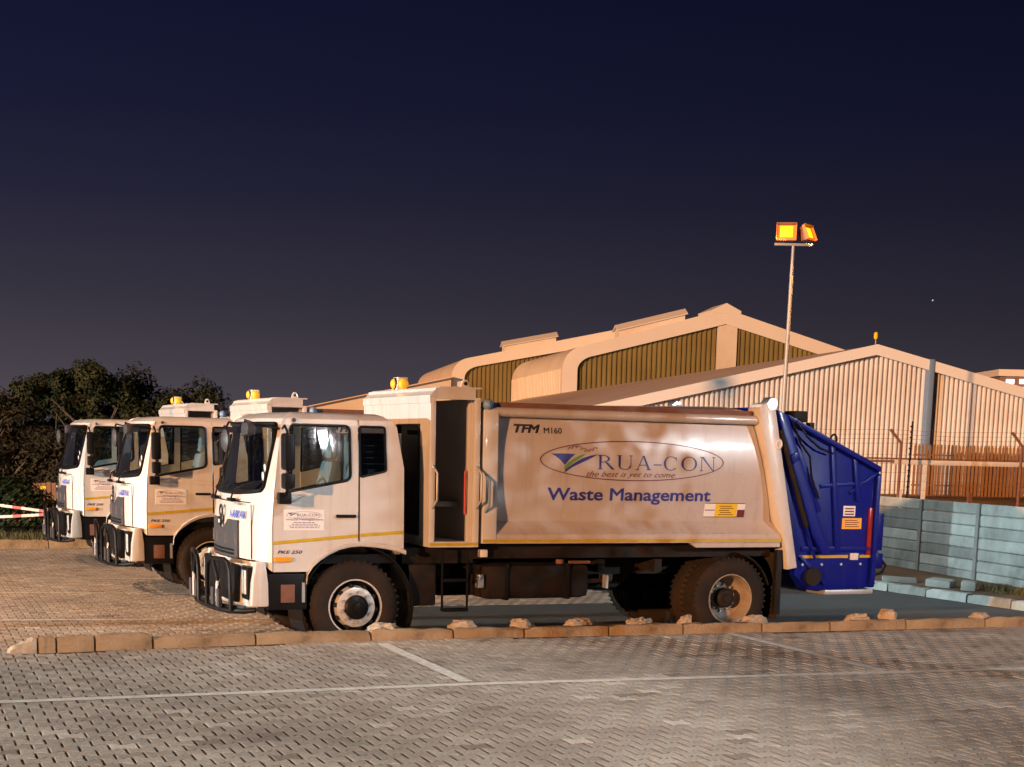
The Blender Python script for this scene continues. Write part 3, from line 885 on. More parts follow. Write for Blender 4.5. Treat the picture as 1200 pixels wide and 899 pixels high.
    MB().prism([(1.2 - .03, 1.435), (1.2 + .03, 1.435), (1.2 + .02, 1.395), (1.2 - .02, 1.395)], -1.268, -1.258, 'x').build('emblem_inlay', 'sticker', emb)
    vs, fs = fit_text('A-80140', 0, .44, 1.475, 1.565, bold=.02)
    MB().add([(front_s(.86 - x) - .018, .86 - x, z) for x, z in vs], fs).build('fleet_number', 'inkblue', T)
    vs, fs = fit_text('CRONER', 0, .26, 1.625, 1.648, bold=.01)
    MB().add([(front_s(.72 - x) - .018, .72 - x, z) for x, z in vs], fs).build('front_lettering', 'ink', T)
    for t_ in (.30, W - .30):
        MB().grid([[(front_s(t_ + dy) - .006, t_ + dy, z) for dy in (-.009, .009)] for z in (1.04, 1.3, 1.55, 1.64)]).build('panel_seam', 'black', T)
    MB().grid([[(front_s(t_) - .006 + pw(z, ZL), t_, z) for t_ in [.36 + .168 * k for k in range(11)]] for z in (1.652, 1.664)]).build('panel_seam', 'black', T)
    # bumper
    bl = [(-1.14, .14), (-1.20, .45), (-1.25, .9), (-1.26, 1.2), (-1.25, 1.5), (-1.20, 1.95), (-1.14, 2.26)]
    bp = MB().grid([[(s + ds, t_, z) for s, t_ in bl] for ds, z in ((.02, .50), (-.01, .55), (0, .80), (.02, 1.02))]).build('bumper', 'white', T, smooth=50, solid=.05, ref=(0, 1.2, .8))
    for y0, y1, z0, z1 in ((.44, 1.18, .55, .97), (1.22, 1.96, .55, .97)):
        MB().box(-1.275, -1.21, y0, y1, z0, z1).build('bumper_vent', 'black', bp, bevel=.02)
    # bull bar
    lowb = [(-1.13, .06, .50), (-1.24, .12, .485), (-1.36, .30, .475), (-1.44, .75, .47), (-1.46, 1.2, .47)]
    lowb = lowb + [(s, W - t_, z) for s, t_, z in lowb[-2::-1]]
    bb = MB().tube(lowb, .030, 8).build('bull_bar', 'black', T, smooth=60)
    MB().grid([[(s - .0, t_, z + dz) for s, t_, z in lowb[1:-1]] for dz in (-.035, .06)]).build('bar_plate', 'black', bb, solid=.02)
    for sgn in (0, 1):
        f_ = (lambda t_: t_) if sgn == 0 else (lambda t_: W - t_)
        hp = [(-1.36, .24, .48), (-1.37, .24, .92), (-1.38, .28, 1.0), (-1.40, .38, 1.035), (-1.45, .80, 1.02), (-1.46, .92, .97), (-1.46, .97, .86), (-1.46, .99, .48)]
        MB().tube([(s, f_(t_), z) for s, t_, z in hp], .027, 8).build('bar_hoop', 'black', bb, smooth=60)
        MB().tube([(-1.41, f_(.5), .48), (-1.43, f_(.62), .85), (-1.44, f_(.75), 1.0)], .022, 8).build('bar_stay', 'black', bb, smooth=60)
        for t_ in (.42, .70):
            MB().box(-1.46, -1.43, min(f_(t_), f_(t_ + .12)), max(f_(t_), f_(t_ + .12)), .50, .70).build('bar_gusset', 'grille', bb, bevel=.008)
        MB().box(-1.445, -1.425, min(f_(.56), f_(.61)), max(f_(.56), f_(.61)), .50, .78).build('bar_reflector', 'sticker', bb)
    # corner mirrors before the windscreen
    fm = MB().tube([(-.86, .06, 2.47), (-1.10, -.0, 2.50), (-1.22, .12, 2.55), (-1.20, .22, 2.50)], .013, 6).build('front_mirror_arm', 'black', T, smooth=60)
    MB().prism([(.03, 2.40), (.30, 2.38), (.33, 2.46), (.28, 2.53), (.06, 2.53), (.01, 2.47)], -1.22, -1.12, 'x').build('front_mirror', 'grille', fm, bevel=.02)
    MB().tube([(-1.20, .22, 2.50), (-1.26, .70, 2.53), (-1.24, .95, 2.46)], .012, 6).build('mirror_arm', 'black', fm, smooth=60)
    MB().lathe([(0, -.04), (.09, -.03), (.135, 0), (.13, .03), (0, .03)], (-1.235, 1.0, 2.33), 'x', 24).build('round_mirror', 'grille', fm, smooth=60)
    # ---- wheels
    def tyre_prof(w_, r0=.30, r1=.52):
        return [(r0, 0), (r0 + .02, -.012), (r0 + .09, -.026), (r0 + .15, -.020), (r1 - .03, 0), (r1 - .006, .018), (r1, .04), (r1, .075), (r1 - .014, .08), (r1 - .014, .10), (r1, .105),
                (r1, w_ - .105), (r1 - .014, w_ - .10), (r1 - .014, w_ - .08), (r1, w_ - .075), (r1, w_ - .04), (r1 - .006, w_ - .018), (r1 - .03, w_), (r0 + .15, w_ + .02), (r0 + .09, w_ + .026), (r0, w_)]
    def treads(m, c, w_, n_=44):
        for k in range(n_):
            a = 2 * math.pi * (k + .5) / n_; ca, sa = math.cos(a), math.sin(a); da = .028
            for y0, y1 in ((.004, .036), (w_ - .036, w_ - .004)):
                q = []
                for y in (y0, y1):
                    for r_, aa in ((.50, a - da), (.50, a + da), (.526, a + da * .8), (.526, a - da * .8)):
                        q.append((c[0] + r_ * math.cos(aa), c[1] + y, c[2] + r_ * math.sin(aa)))
                m.add(q, [(0, 1, 2, 3), (7, 6, 5, 4), (0, 4, 5, 1), (1, 5, 6, 2), (2, 6, 7, 3), (3, 7, 4, 0)])
    for side in (0, 1):
        sg = 1 if side == 0 else -1
        def Y(o): return o if side == 0 else W - o
        # front wheel
        c = (0, 0.0, .515)
        def wheel(nm, s0, off, dish, tags):
            tm = MB().lathe(tyre_prof(.285), (s0, 0, .515), 'y', 48, cap=False); treads(tm, (s0, 0, .515), .285)
            rim = MB(); hub = MB(); well = MB(); nuts = []
            if dish == 'front':
                rim.lathe([(.315, .0), (.314, -.016), (.300, -.016), (.296, .01)], (s0, 0, .515), 'y', 40, cap=False)
                rim.lathe([(.240, .05), (.232, .0), (.222, -.035), (.20, -.045), (.135, -.045), (.13, -.03), (0, -.03)], (s0, 0, .515), 'y', 40, cap=False)
                well.lathe([(.297, .008), (.285, .05), (.262, .085), (.238, .088)], (s0, 0, .515), 'y', 40, cap=False)
                for k in range(10):
                    a_ = 2 * math.pi * (k + .5) / 10 + .2
                    well.lathe([(.026, .07), (.026, -.03), (0, -.03)], (s0 + .236 * math.cos(a_), 0, .515 + .236 * math.sin(a_)), 'y', 10)
                hub.lathe([(.142, -.02), (.135, -.075), (.11, -.095), (.06, -.10), (.055, -.13), (.03, -.14), (0, -.14)], (s0, 0, .515), 'y', 28)
                npos, nr, no = .172, .017, -.075
            else:
                rim.lathe([(.315, .0), (.312, -.016), (.298, -.014), (.290, .02), (.272, .05), (.272, .13), (.262, .19), (.225, .215), (.14, .215), (.13, .19), (0, .19)], (s0, 0, .515), 'y', 40, cap=False)
                hub.lathe([(.125, .21), (.12, .10), (.10, .075), (.06, .07), (.055, .05), (0, .05)], (s0, 0, .515), 'y', 28)
                npos, nr, no = .168, .016, .185
            for k in range(10):
                a = 2 * math.pi * k / 10 + .2
                nuts.append(((s0 + npos * math.cos(a), 0, .515 + npos * math.sin(a)), no))
            def fl(m):
                m.v = [(x, Y(off + y), z) for x, y, z in m.v]; return m
            w_ = fl(tm).build(nm, 'rubber', T, smooth=40)
            if dish != 'inner':
                r_ = fl(rim).build('rim', 'rim' if dish == 'front' else 'rimin', w_, smooth=35)
                if dish == 'front': fl(well).build('rim_well', 'chassis', w_, smooth=40)
                fl(hub).build('hub', 'black' if dish == 'front' else 'chassis', w_, smooth=35)
                for cc, no_ in nuts:
                    fl(MB().lathe([(nr, no_ + .04), (nr, no_), (nr * .6, no_ - .008), (0, no_ - .008)], cc, 'y', 6)).build('wheel_nut', 'steel', w_)
        wheel('wheel', 0.0, .03, 'front', None)
        wheel('wheel', 4.91, .02, 'rear', None)
        wheel('wheel', 4.91, .345, 'inner', None)
        # rear mudguard, flap
        rg = MB().grid([[(4.91 + .60 * math.cos(a), Y(y), .50 + .60 * math.sin(a)) for a in [R(18 + 60 * k / 10) for k in range(11)]] for y in (.03, .64)]).build('mudguard', 'chassis', T, smooth=60, solid=.012)
        ya, yb = sorted((Y(.03), Y(.62)))
        MB().box(5.60, 5.625, ya, yb, .24, 1.08).build('mud_flap', 'rubber', T, bevel=.006)
        ya, yb = sorted((Y(.02), Y(.10)))
        MB().box(5.58, 5.66, ya, yb, .30, 1.12).build('flap_bracket', 'chassis', T, bevel=.006)
    # axles and chassis
    for s0 in (0, 4.91):
        MB().tube([(s0, .35, .515), (s0, W - .35, .515)], .07, 10).build('axle', 'chassis', T, smooth=60)
    MB().lathe([(.05, -.24), (.17, -.12), (.19, 0), (.17, .12), (.05, .24)], (4.91, W / 2, .515), 'y', 16).build('differential', 'chassis', T, smooth=60)
    for y in (.76, W - .84):
        MB().box(-1.0, 6.4, y, y + .08, .78, 1.06).build('chassis_rail', 'chassis', T)
    MB().box(1.5, 5.6, .22, W - .22, 1.03, 1.215).build('subframe', 'chassis', T)
    MB().box(.62, 1.5, .22, W - .22, .98, 1.16).build('subframe', 'chassis', T)
    for s0 in (.9, 1.5, 3.2, 4.0):
        MB().box(s0, s0 + .1, .35, W - .35, .84, 1.0).build('cross_member', 'chassis', T)
    MB().box(-.75, .55, .75, W - .75, .62, 1.0).build('engine', 'chassis', T, bevel=.05)
    MB().tube([(.5, W / 2, .72), (4.8, W / 2, .55)], .06, 8).build('drive_shaft', 'chassis', T, smooth=60)
    tk = MB().box(1.58, 2.96, .07, .66, .56, .965).build('fuel_tank', 'chassis', T, bevel=.08)
    for s0 in (1.85, 2.65):
        MB().box(s0, s0 + .05, .055, .67, .55, .975).build('tank_strap', 'black', tk, bevel=.01)
    MB().box(1.62, 3.3, W - .66, W - .07, .44, .98).build('light_stop_box', 'chassis', T, bevel=.04)  # added on the hidden far side to stop light passing beneath
    MB().tube([(3.42, W - .3, .70), (4.05, W - .3, .70)], .16, 14).build('light_stop_tank', 'chassis', T, smooth=50)  # far-side shape, likewise put in to block low light
    MB().lathe([(.05, 0), (.05, .05), (0, .05)], (2.62, .2, .965), 'z', 14).build('filler_cap', 'rust', tk)
    MB().tube([(2.70, .12, .985), (2.98, .12, .985)], .02, 8).build('hose', 'rust', tk)
    MB().box(1.50, 1.575, .05, .15, .70, .86).build('exhaust_shield', 'chrome', T, bevel=.01)
    MB().tube([(3.0, .3, .74), (3.25, .3, .75)], .03, 8).build('air_line', 'rust', T)
    MB().box(3.24, 3.27, .18, .34, .66, .82).build('bracket_plate', 'steel', T)
    MB().box(1.55, 1.66, .15, .20, 1.05, 1.14).build('junction_box', 'sticker', T, bevel=.015)
    MB().box(.70, .80, .12, .2, .74, .90).build('reservoir', 'lens', T, bevel=.03)
    bt = MB().box(.66, 1.0, .10, .55, .50, .98).build('battery_box', 'chassis', T, bevel=.03)
    # hanging step frame
    ld = MB()
    for a, b_ in (((1.05, .04, 1.16), (1.05, .04, .45)), ((1.36, .04, 1.16), (1.36, .04, .45))):
        ld.tube([a, b_], .014, 6)
    ldo = ld.build('step_frame', 'black', T)
    for z in (.80, .455):
        MB().box(1.05, 1.36, -.01, .10, z - .018, z + .018).build('step_tread', 'black', ldo, bevel=.006)
    # ---- crew cabin behind the cab
    CC = MB().box(.90, 1.45, .04, W - .04, 1.18, 1.235).build('crew_cabin_floor', 'white', T)
    for side in (0, 1):
        def bx(s0, s1, a, b_, z0, z1):
            y0, y1 = (a, b_) if side == 0 else (W - b_, W - a); return MB().box(s0, s1, y0, y1, z0, z1)
        bx(.865, .93, .0, .06, 1.18, 2.87).build('door_jamb', 'white', T, bevel=.006)
        bx(1.41, 1.475, .0, .06, 1.18, 2.87).build('door_jamb', 'white', T, bevel=.006)
        bx(.93, 1.41, .0, .06, 2.845, 2.965).build('door_lintel', 'white', T)
        bx(.932, 1.408, .003, .06, 1.18, 1.243).build('door_sill', 'white', T)
        bx(.87, 1.47, -.006, -.001, 1.20, 1.232).build('contour_tape', 'yellow', T)
        y0 = -.0 if side == 0 else W
        so = -1 if side == 0 else 1
        for s0 in (.90, 1.44):
            MB().tube([(s0, y0, 2.10), (s0 + .03, y0 + so * .07, 2.02), (s0 + .03, y0 + so * .07, 1.72), (s0, y0, 1.62)], .014, 8).build('grab_rail', 'steel', T, smooth=60)
        y1 = .035 if side == 0 else W - .035
        e_ = MB().prism([(1.23, 2.95), (1.36, 2.95), (1.335, 3.04), (1.315, 3.07), (1.275, 3.07), (1.255, 3.04)], min(y1, y1 + .03), max(y1, y1 + .03) ).build('lifting_eye', 'white', T, bevel=.006)
        MB().lathe([(.022, -.004), (.022, .034), (0, .034)], (1.295, y1, 3.025), 'y', 14).build('eye_hole', 'chassis', e_)
    # front wall with window, rear wall, roof with sloping front
    fw = MB()
    fw.box(.87, .90, .06, .36, 1.18, 2.86).box(.87, .90, W - .36, W - .06, 1.18, 2.86).box(.87, .90, .36, W - .36, 2.56, 2.86).box(.87, .90, .36, W - .36, 1.18, 1.30).box(.87, .90, 1.12, 1.28, 1.30, 2.56)
    fwo = fw.build('crew_front_wall', 'white', T)
    for y0, y1 in ((.36, 1.12), (1.28, W - .36)):
        MB().box(.882, .890, y0, y1, 1.30, 2.56).build('crew_window', 'dglass', fwo)
        rp_ = [(.87, y0 + .0, 1.30), (.87, y1, 1.30), (.87, y1, 2.56), (.87, y0, 2.56)]
        MB().tube(rp_, .02, 6, closed=True).build('window_seal', 'black', fwo)
    MB().box(1.43, 1.455, .06, W - .06, 1.235, 2.86).build('crew_rear_wall', 'crewin', T)
    MB().box(1.395, 1.43, .12, .20, 1.235, 2.86).build('crew_rail', 'white', T)
    MB().tube([(1.36, .16, 1.55), (1.36, .16, 2.05)], .014, 8).build('grab_rail', 'taper', T, smooth=60)
    MB().box(1.05, 1.42, .5, 2.0, 1.62, 1.68).build('crew_bench', 'dash', T, bevel=.01)
    rf = MB().prism([(.862, 2.872), (.862, 2.885), (.99, 2.985), (1.478, 2.985), (1.478, 2.967), (.93, 2.967), (.93, 2.872)], -.004, W + .004).build('crew_roof', 'white', T)
    MB().prism([(.855, 2.80), (.869, 2.80), (.869, 2.895), (.855, 2.885)], -.002, W + .002).build('roof_edge', 'white', rf)
    bcn = MB().prism([(.96, 2.97), (1.12, 2.97), (1.10, 3.13), (.98, 3.13)], 1.42, 1.62).build('beacon_box', 'white', T, bevel=.008)
    MB().lathe([(.062, 0), (.06, -.03), (.04, -.05), (0, -.055)], (.975, 1.52, 3.05), 'x', 20).build('beacon_lamp', 'amberglow', bcn, smooth=50)
    MB().lathe([(.07, 0), (.07, -.035), (.064, -.035), (.064, 0)], (.985, 1.52, 3.05), 'x', 20).build('beacon_ring', 'ink', bcn)
    MB().lathe([(.062, 0), (.06, -.03), (.04, -.05), (0, -.055)], (1.04, 1.425, 3.05), 'y', 20).build('beacon_lamp', 'amberglow', bcn, smooth=50)
    # ---- compactor body
    def pt_t(z): return .07 + .07 * ((z - 2.08) / .62) ** 2
    zs = [1.475 + (2.685 - 1.475) * k / 12 for k in range(13)]
    def s_r(z): return lerp(5.52, 5.19, (z - 1.475) / 1.21)
    for side in (0, 1):
        def Y(o): return o if side == 0 else W - o
        pn = MB().grid([[(lerp(1.70, s_r(z), k / 8), Y(pt_t(z)), z) for k in range(9)] for z in zs]).build('side_panel', 'body', T, smooth=40)
        MB().grid([[(lerp(1.70, 5.62 if z < 1.4 else s_r(z), k / 8), Y(y), z) for k in range(9)] for y, z in ((.14, 1.48), (.02, 1.335), (.0, 1.325), (.0, 1.22), (.03, 1.215), (.3, 1.215))]).build('lower_rail', 'body', T, smooth=25)
        # top pipe rail
        m = MB(); rows = []
        for k in range(9):
            a = R(-90 + 200 * k / 8); rows.append([(s, Y(.065 - .062 * math.cos(a)), 2.725 + .055 * math.sin(a)) for s in (1.60, 3.4, 5.20)])
        m.grid(rows).build('top_rail', 'body', T, smooth=60)
        a, b_ = sorted((Y(.0), Y(.20)))
        MB().box(1.52, 1.70, a, b_, 1.22, 2.745).build('front_post', 'white', T, bevel=.012)
        a, b_ = sorted((Y(-.006), Y(-.001)))
        MB().box(1.525, 5.62, a, b_, 1.232, 1.268).build('contour_tape', 'yellow', T)
        x0, x1 = 4.35, 5.62
        a, b_ = sorted((Y(.002), Y(.05)))
        MB().prism([(4.28, 1.216), (5.60, 1.216), (5.60, 1.16), (4.38, 1.16)], a, b_).build('skirt_plate', 'body', T)
        a, b_ = sorted((Y(-.045), Y(.22)))
        MB().prism([(5.165, 2.86), (5.20, 2.92), (5.36, 2.955), (5.40, 2.89), (5.845, .90), (5.705, .875), (5.645, 1.20), (5.49, 1.62)], a, b_).build('rear_post', 'white', T, bevel=.014)
        a, b_ = sorted((Y(-.05), Y(.10)))
        cap = MB().lathe([(.0, a), (.075, a), (.085, a + .02), (.085, b_ - .02), (.075, b_), (0, b_)], (5.35, 0, 2.925), 'y', 20).build('hinge_pin', 'chrome', T, smooth=40)
        # handle and mirror ball on the front post
        sg = -1 if side == 0 else 1
        MB().tube([(1.545, Y(0), 2.02), (1.575, Y(0) + sg * .06, 1.94), (1.575, Y(0) + sg * .06, 1.66), (1.55, Y(0), 1.58)], .014, 8).build('grab_rail', 'pipe', T, smooth=60)
        MB().lathe([(0, -.07), (.05, -.05), (.07, 0), (.05, .05), (0, .07)], (1.575, Y(.04), 2.80), 'y', 16).build('work_lamp', 'pipe', T, smooth=60)
        # hook on rear post
        h_ = [(5.47 + .04 * math.cos(a_), Y(-.05), 2.44 + .055 * math.sin(a_)) for a_ in [2 * math.pi * k / 14 for k in range(14)]]
        MB().tube(h_, .014, 6, closed=True).build('lashing_ring', 'sticker', T, smooth=60)
        if side == 0:
            def on(m, name, mt, par=pn, d_=.004):
                m.v = [(x, pt_t(z) - d_, z) for x, _, z in m.v]; return m.build(name, mt, par)
            vs, fs = fit_text('TFM', 1.93, 2.27, 2.495, 2.595, shear=.25, bold=.045); on(MB().add([(x, 0, z) for x, z in vs], fs), 'maker_lettering', 'ink')
            vs, fs = fit_text('M160', 2.315, 2.55, 2.495, 2.565, bold=.012); on(MB().add([(x, 0, z) for x, z in vs], fs), 'model_lettering', 'ink')
            vs, fs = fit_text('Waste Management', 2.37, 4.60, 1.675, 1.87, bold=.022); on(MB().add([(x, 0, z) for x, z in vs], fs), 'slogan_lettering', 'navy')
            decal_big(pn, pt_t)
            MB()
            on(MB().add([(4.53, 0, 1.53), (5.12, 0, 1.53), (5.12, 0, 1.70), (4.53, 0, 1.70)], [(0, 1, 2, 3)]), 'info_decal', 'sticker', d_=.003)
            on(MB().add([(4.69, 0, 1.532), (5.0, 0, 1.532), (5.0, 0, 1.698), (4.69, 0, 1.698)], [(0, 1, 2, 3)]), 'info_decal', 'stickyel', d_=.005)
            m = MB()
            for k in range(5): m.add([(4.74 + .02 * (k % 2), 0, 1.555 + k * .026), (4.95 - .03 * (k % 3), 0, 1.555 + k * .026), (4.95 - .03 * (k % 3), 0, 1.564 + k * .026), (4.74 + .02 * (k % 2), 0, 1.564 + k * .026)], [(0, 1, 2, 3)])
            m.add([(5.01, 0, 1.535), (5.115, 0, 1.535), (5.115, 0, 1.62), (5.01, 0, 1.62)], [(0, 1, 2, 3)])
            m.add([(4.54, 0, 1.61), (4.68, 0, 1.61), (4.68, 0, 1.62), (4.54, 0, 1.62)], [(0, 1, 2, 3)])
            m.add([(4.53, 0, 1.695), (5.12, 0, 1.695), (5.12, 0, 1.703), (4.53, 0, 1.703)], [(0, 1, 2, 3)]).add([(4.53, 0, 1.527), (5.12, 0, 1.527), (5.12, 0, 1.535), (4.53, 0, 1.535)], [(0, 1, 2, 3)])
            on(m, 'decal_print', 'maroon', d_=.007)
    # ends, roof and floor of the body
    MB().box(1.54, 1.60, .19, W - .19, 1.22, 2.76).build('body_front_wall', 'body', T)
    rfm = MB(); rows = []
    for k in range(13):
        y = lerp(.06, W - .06, k / 12); zt = 2.775 + .085 * math.sin(math.pi * k / 12) ** .6
        rows.append([(1.56, y, zt), (3.2, y, zt), (4.4, y, zt + .03 * math.sin(math.pi * k / 12)), (5.2, y, zt + .05 * math.sin(math.pi * k / 12))])
    rfm.grid(rows).build('body_roof', 'body', T, smooth=50, solid=.02)
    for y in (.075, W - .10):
        MB().box(1.72, 5.14, y, y + .025, 2.765, 2.835).build('roof_shade_strip', 'rust', T)  # dark strip gives the roof side its shaded tone
    MB().box(1.6, 5.55, .31, W - .31, 1.218, 1.25).build('body_floor', 'chassis', T)
    # ---- blue tail hopper
    out = [(5.42, 2.90), (5.53, 2.84), (6.28, 2.51), (7.09, 2.17), (7.13, 1.95), (7.13, .62), (6.36, .60), (6.10, .60), (5.87, .80), (5.86, .92)]
    hp = MB().prism(out, .05, W - .05).build('tail_hopper', 'blue', T, bevel=.015)
    for side in (0, 1):
        def Yb(a, b_): return (a, b_) if side == 0 else (W - b_, W - a)
        a, b_ = Yb(-.03, .06)
        MB().prism([(5.44, 2.86), (5.60, 2.80), (6.24, 1.30), (6.40, 1.06), (6.24, 1.06), (6.06, 1.32)], a, b_).build('side_channel', 'blue', hp, bevel=.012)
        a, b_ = Yb(-.02, .06)
        MB().prism([(5.60, 2.815), (7.08, 2.185), (7.075, 2.12), (5.66, 2.72)], a, b_).build('top_flange', 'blue', hp, bevel=.01)
        MB().prism([(5.70, 2.50), (5.78, 2.54), (6.20, 1.62), (6.12, 1.58)], *Yb(.0, .055)).build('stiffener', 'blue', hp, bevel=.008)
        MB().prism([(6.62, 1.86), (7.02, 2.10), (7.05, 2.07), (6.66, 1.83)], *Yb(.025, .055)).build('stiffener', 'blue', hp, bevel=.004)
        MB().prism([(7.03, .66), (7.10, .66), (7.10, 2.10), (7.04, 2.06)], *Yb(.0, .055)).build('edge_flange', 'blue', hp, bevel=.008)
        MB().prism([(5.92, 1.02), (6.32, .66), (6.36, .69), (5.95, 1.05)], *Yb(.02, .055)).build('stiffener', 'blue', hp, bevel=.004)
        for k_, (sa, za, sb_, zb_) in enumerate(((6.30, 2.44, 6.46, 1.10), (6.66, 2.28, 6.74, 1.74))):
            MB().prism([(sa, za), (sa + .07, za - .03), (sb_ + .07, zb_), (sb_, zb_)], *Yb(.012, .055)).build('stiffener', 'blue', hp, bevel=.008)
        MB().prism([(5.96, 1.10), (7.03, 1.10), (7.03, 1.16), (5.94, 1.16)], *Yb(.02, .055)).build('stiffener', 'blue', hp, bevel=.006)
        MB().prism([(6.20, 1.90), (6.98, 1.96), (6.98, 2.0), (6.18, 1.95)], *Yb(.025, .055)).build('stiffener', 'blue', hp, bevel=.005)
        for q_ in range(4):
            MB().lathe([(.018, .0), (.018, -.014), (0, -.016)], (5.98 + .30 * q_, .05 if side == 0 else W - .05, .93 + .0 * q_), 'y', 6).build('bolt', 'steel', hp)
        hz_ = -.035 if side == 0 else W + .035
        MB().tube([(5.66, hz_, 2.74), (5.80, hz_, 2.46), (5.95, hz_, 2.30), (6.0, hz_, 2.02), (6.12, hz_, 1.78)], .014, 6).build('hydraulic_hose', 'black', hp, smooth=60)
        MB().tube([(5.72, hz_, 2.72), (5.92, hz_, 2.52), (6.10, hz_, 2.40), (6.30, hz_, 2.34)], .012, 6).build('hydraulic_hose', 'black', hp, smooth=60)
        MB().prism([(5.66, 2.30), (5.76, 2.36), (5.80, 2.26), (5.70, 2.20)], *Yb(-.06, .02)).build('ram_bracket', 'blue', hp, bevel=.008)
        cy_ = -.0 if side == 0 else W
        MB().tube([(5.52, cy_, 2.62), (5.98, cy_, 1.42)], .035, 10).build('hydraulic_ram', 'chassis', hp, smooth=60)
        MB().tube([(5.98, cy_, 1.42), (6.14, cy_, 1.0)], .02, 8).build('ram_rod', 'blue', hp, smooth=60)
        MB().tube([(6.12, .03 if side == 0 else W - .03, .78), (6.12, -.02 if side == 0 else W + .02, .78)], .12, 18).build('pivot_boss', 'chassis', hp, smooth=40)
        MB().box(5.93, 6.68, *Yb(.042, .051), 1.012, 1.05).build('contour_tape', 'yellow', hp)
        MB().box(6.86, 7.05, *Yb(.042, .051), 1.012, 1.05).build('contour_tape', 'yellow', hp)
        MB().box(6.71, 6.83, *Yb(.02, .051), .985, 1.075).build('side_lamp', 'lens', hp, bevel=.01)
        MB().box(6.96, 7.02, *Yb(.02, .051), 1.05, 1.66).build('tail_light_strip', 'red', hp, bevel=.01)
        MB().box(6.56, 6.86, *Yb(.041, .051), 1.385, 1.525).build('warning_sticker', 'stickor', hp)
        MB().box(6.57, 6.75, *Yb(.041, .051), 1.55, 1.68).build('warning_sticker', 'sticker', hp)
        m = MB()
        for k in range(4): m.box(6.60, 6.82 - .03 * (k % 2), *Yb(.038, .0415), 1.41 + k * .027, 1.42 + k * .027)
        for k in range(3): m.box(6.59, 6.73, *Yb(.038, .0415), 1.565 + k * .036, 1.583 + k * .036)
        m.build('sticker_print', 'maroon', hp)
        ring = [(6.38 + .045 * math.cos(a_), .08 if side == 0 else W - .08, 2.52 + .06 * math.sin(a_)) for a_ in [2 * math.pi * k / 14 for k in range(14)]]
        MB().tube(ring, .014, 6, closed=True).build('lifting_eye', 'chassis', hp, smooth=60)
        MB().box(5.78, 5.98, *Yb(.10, .34), 2.72, 2.86).build('work_lamp', 'chassis', hp, bevel=.015)
        MB().box(6.02, 6.09, *Yb(.1, .2), 2.60, 2.72).build('hose_clamp', 'chassis', hp, bevel=.01)
    MB().box(6.36, 7.12, .06, W - .06, .535, .598).build('loading_edge', 'steel', hp, bevel=.008)
    MB().box(7.132, 7.26, .10, .55, 1.10, 1.58).build('control_box', 'blue', hp, bevel=.012)
    MB().box(7.132, 7.26, W - .55, W - .10, 1.10, 1.58).build('control_box', 'blue', hp, bevel=.012)
    MB().box(7.132, 7.30, .12, W - .12, .86, 1.06).build('rear_step', 'blue', hp, bevel=.02)
    MB().tube([(7.28, .14, .98), (7.36, .14, .90), (7.30, .14, .80), (7.18, .14, .78)], .018, 8).build('latch_handle', 'black', hp, smooth=60)
    MB().tube([(7.25, .2, 1.06), (7.25, .2, 1.22)], .012, 6).build('lever', 'black', hp)
    return T

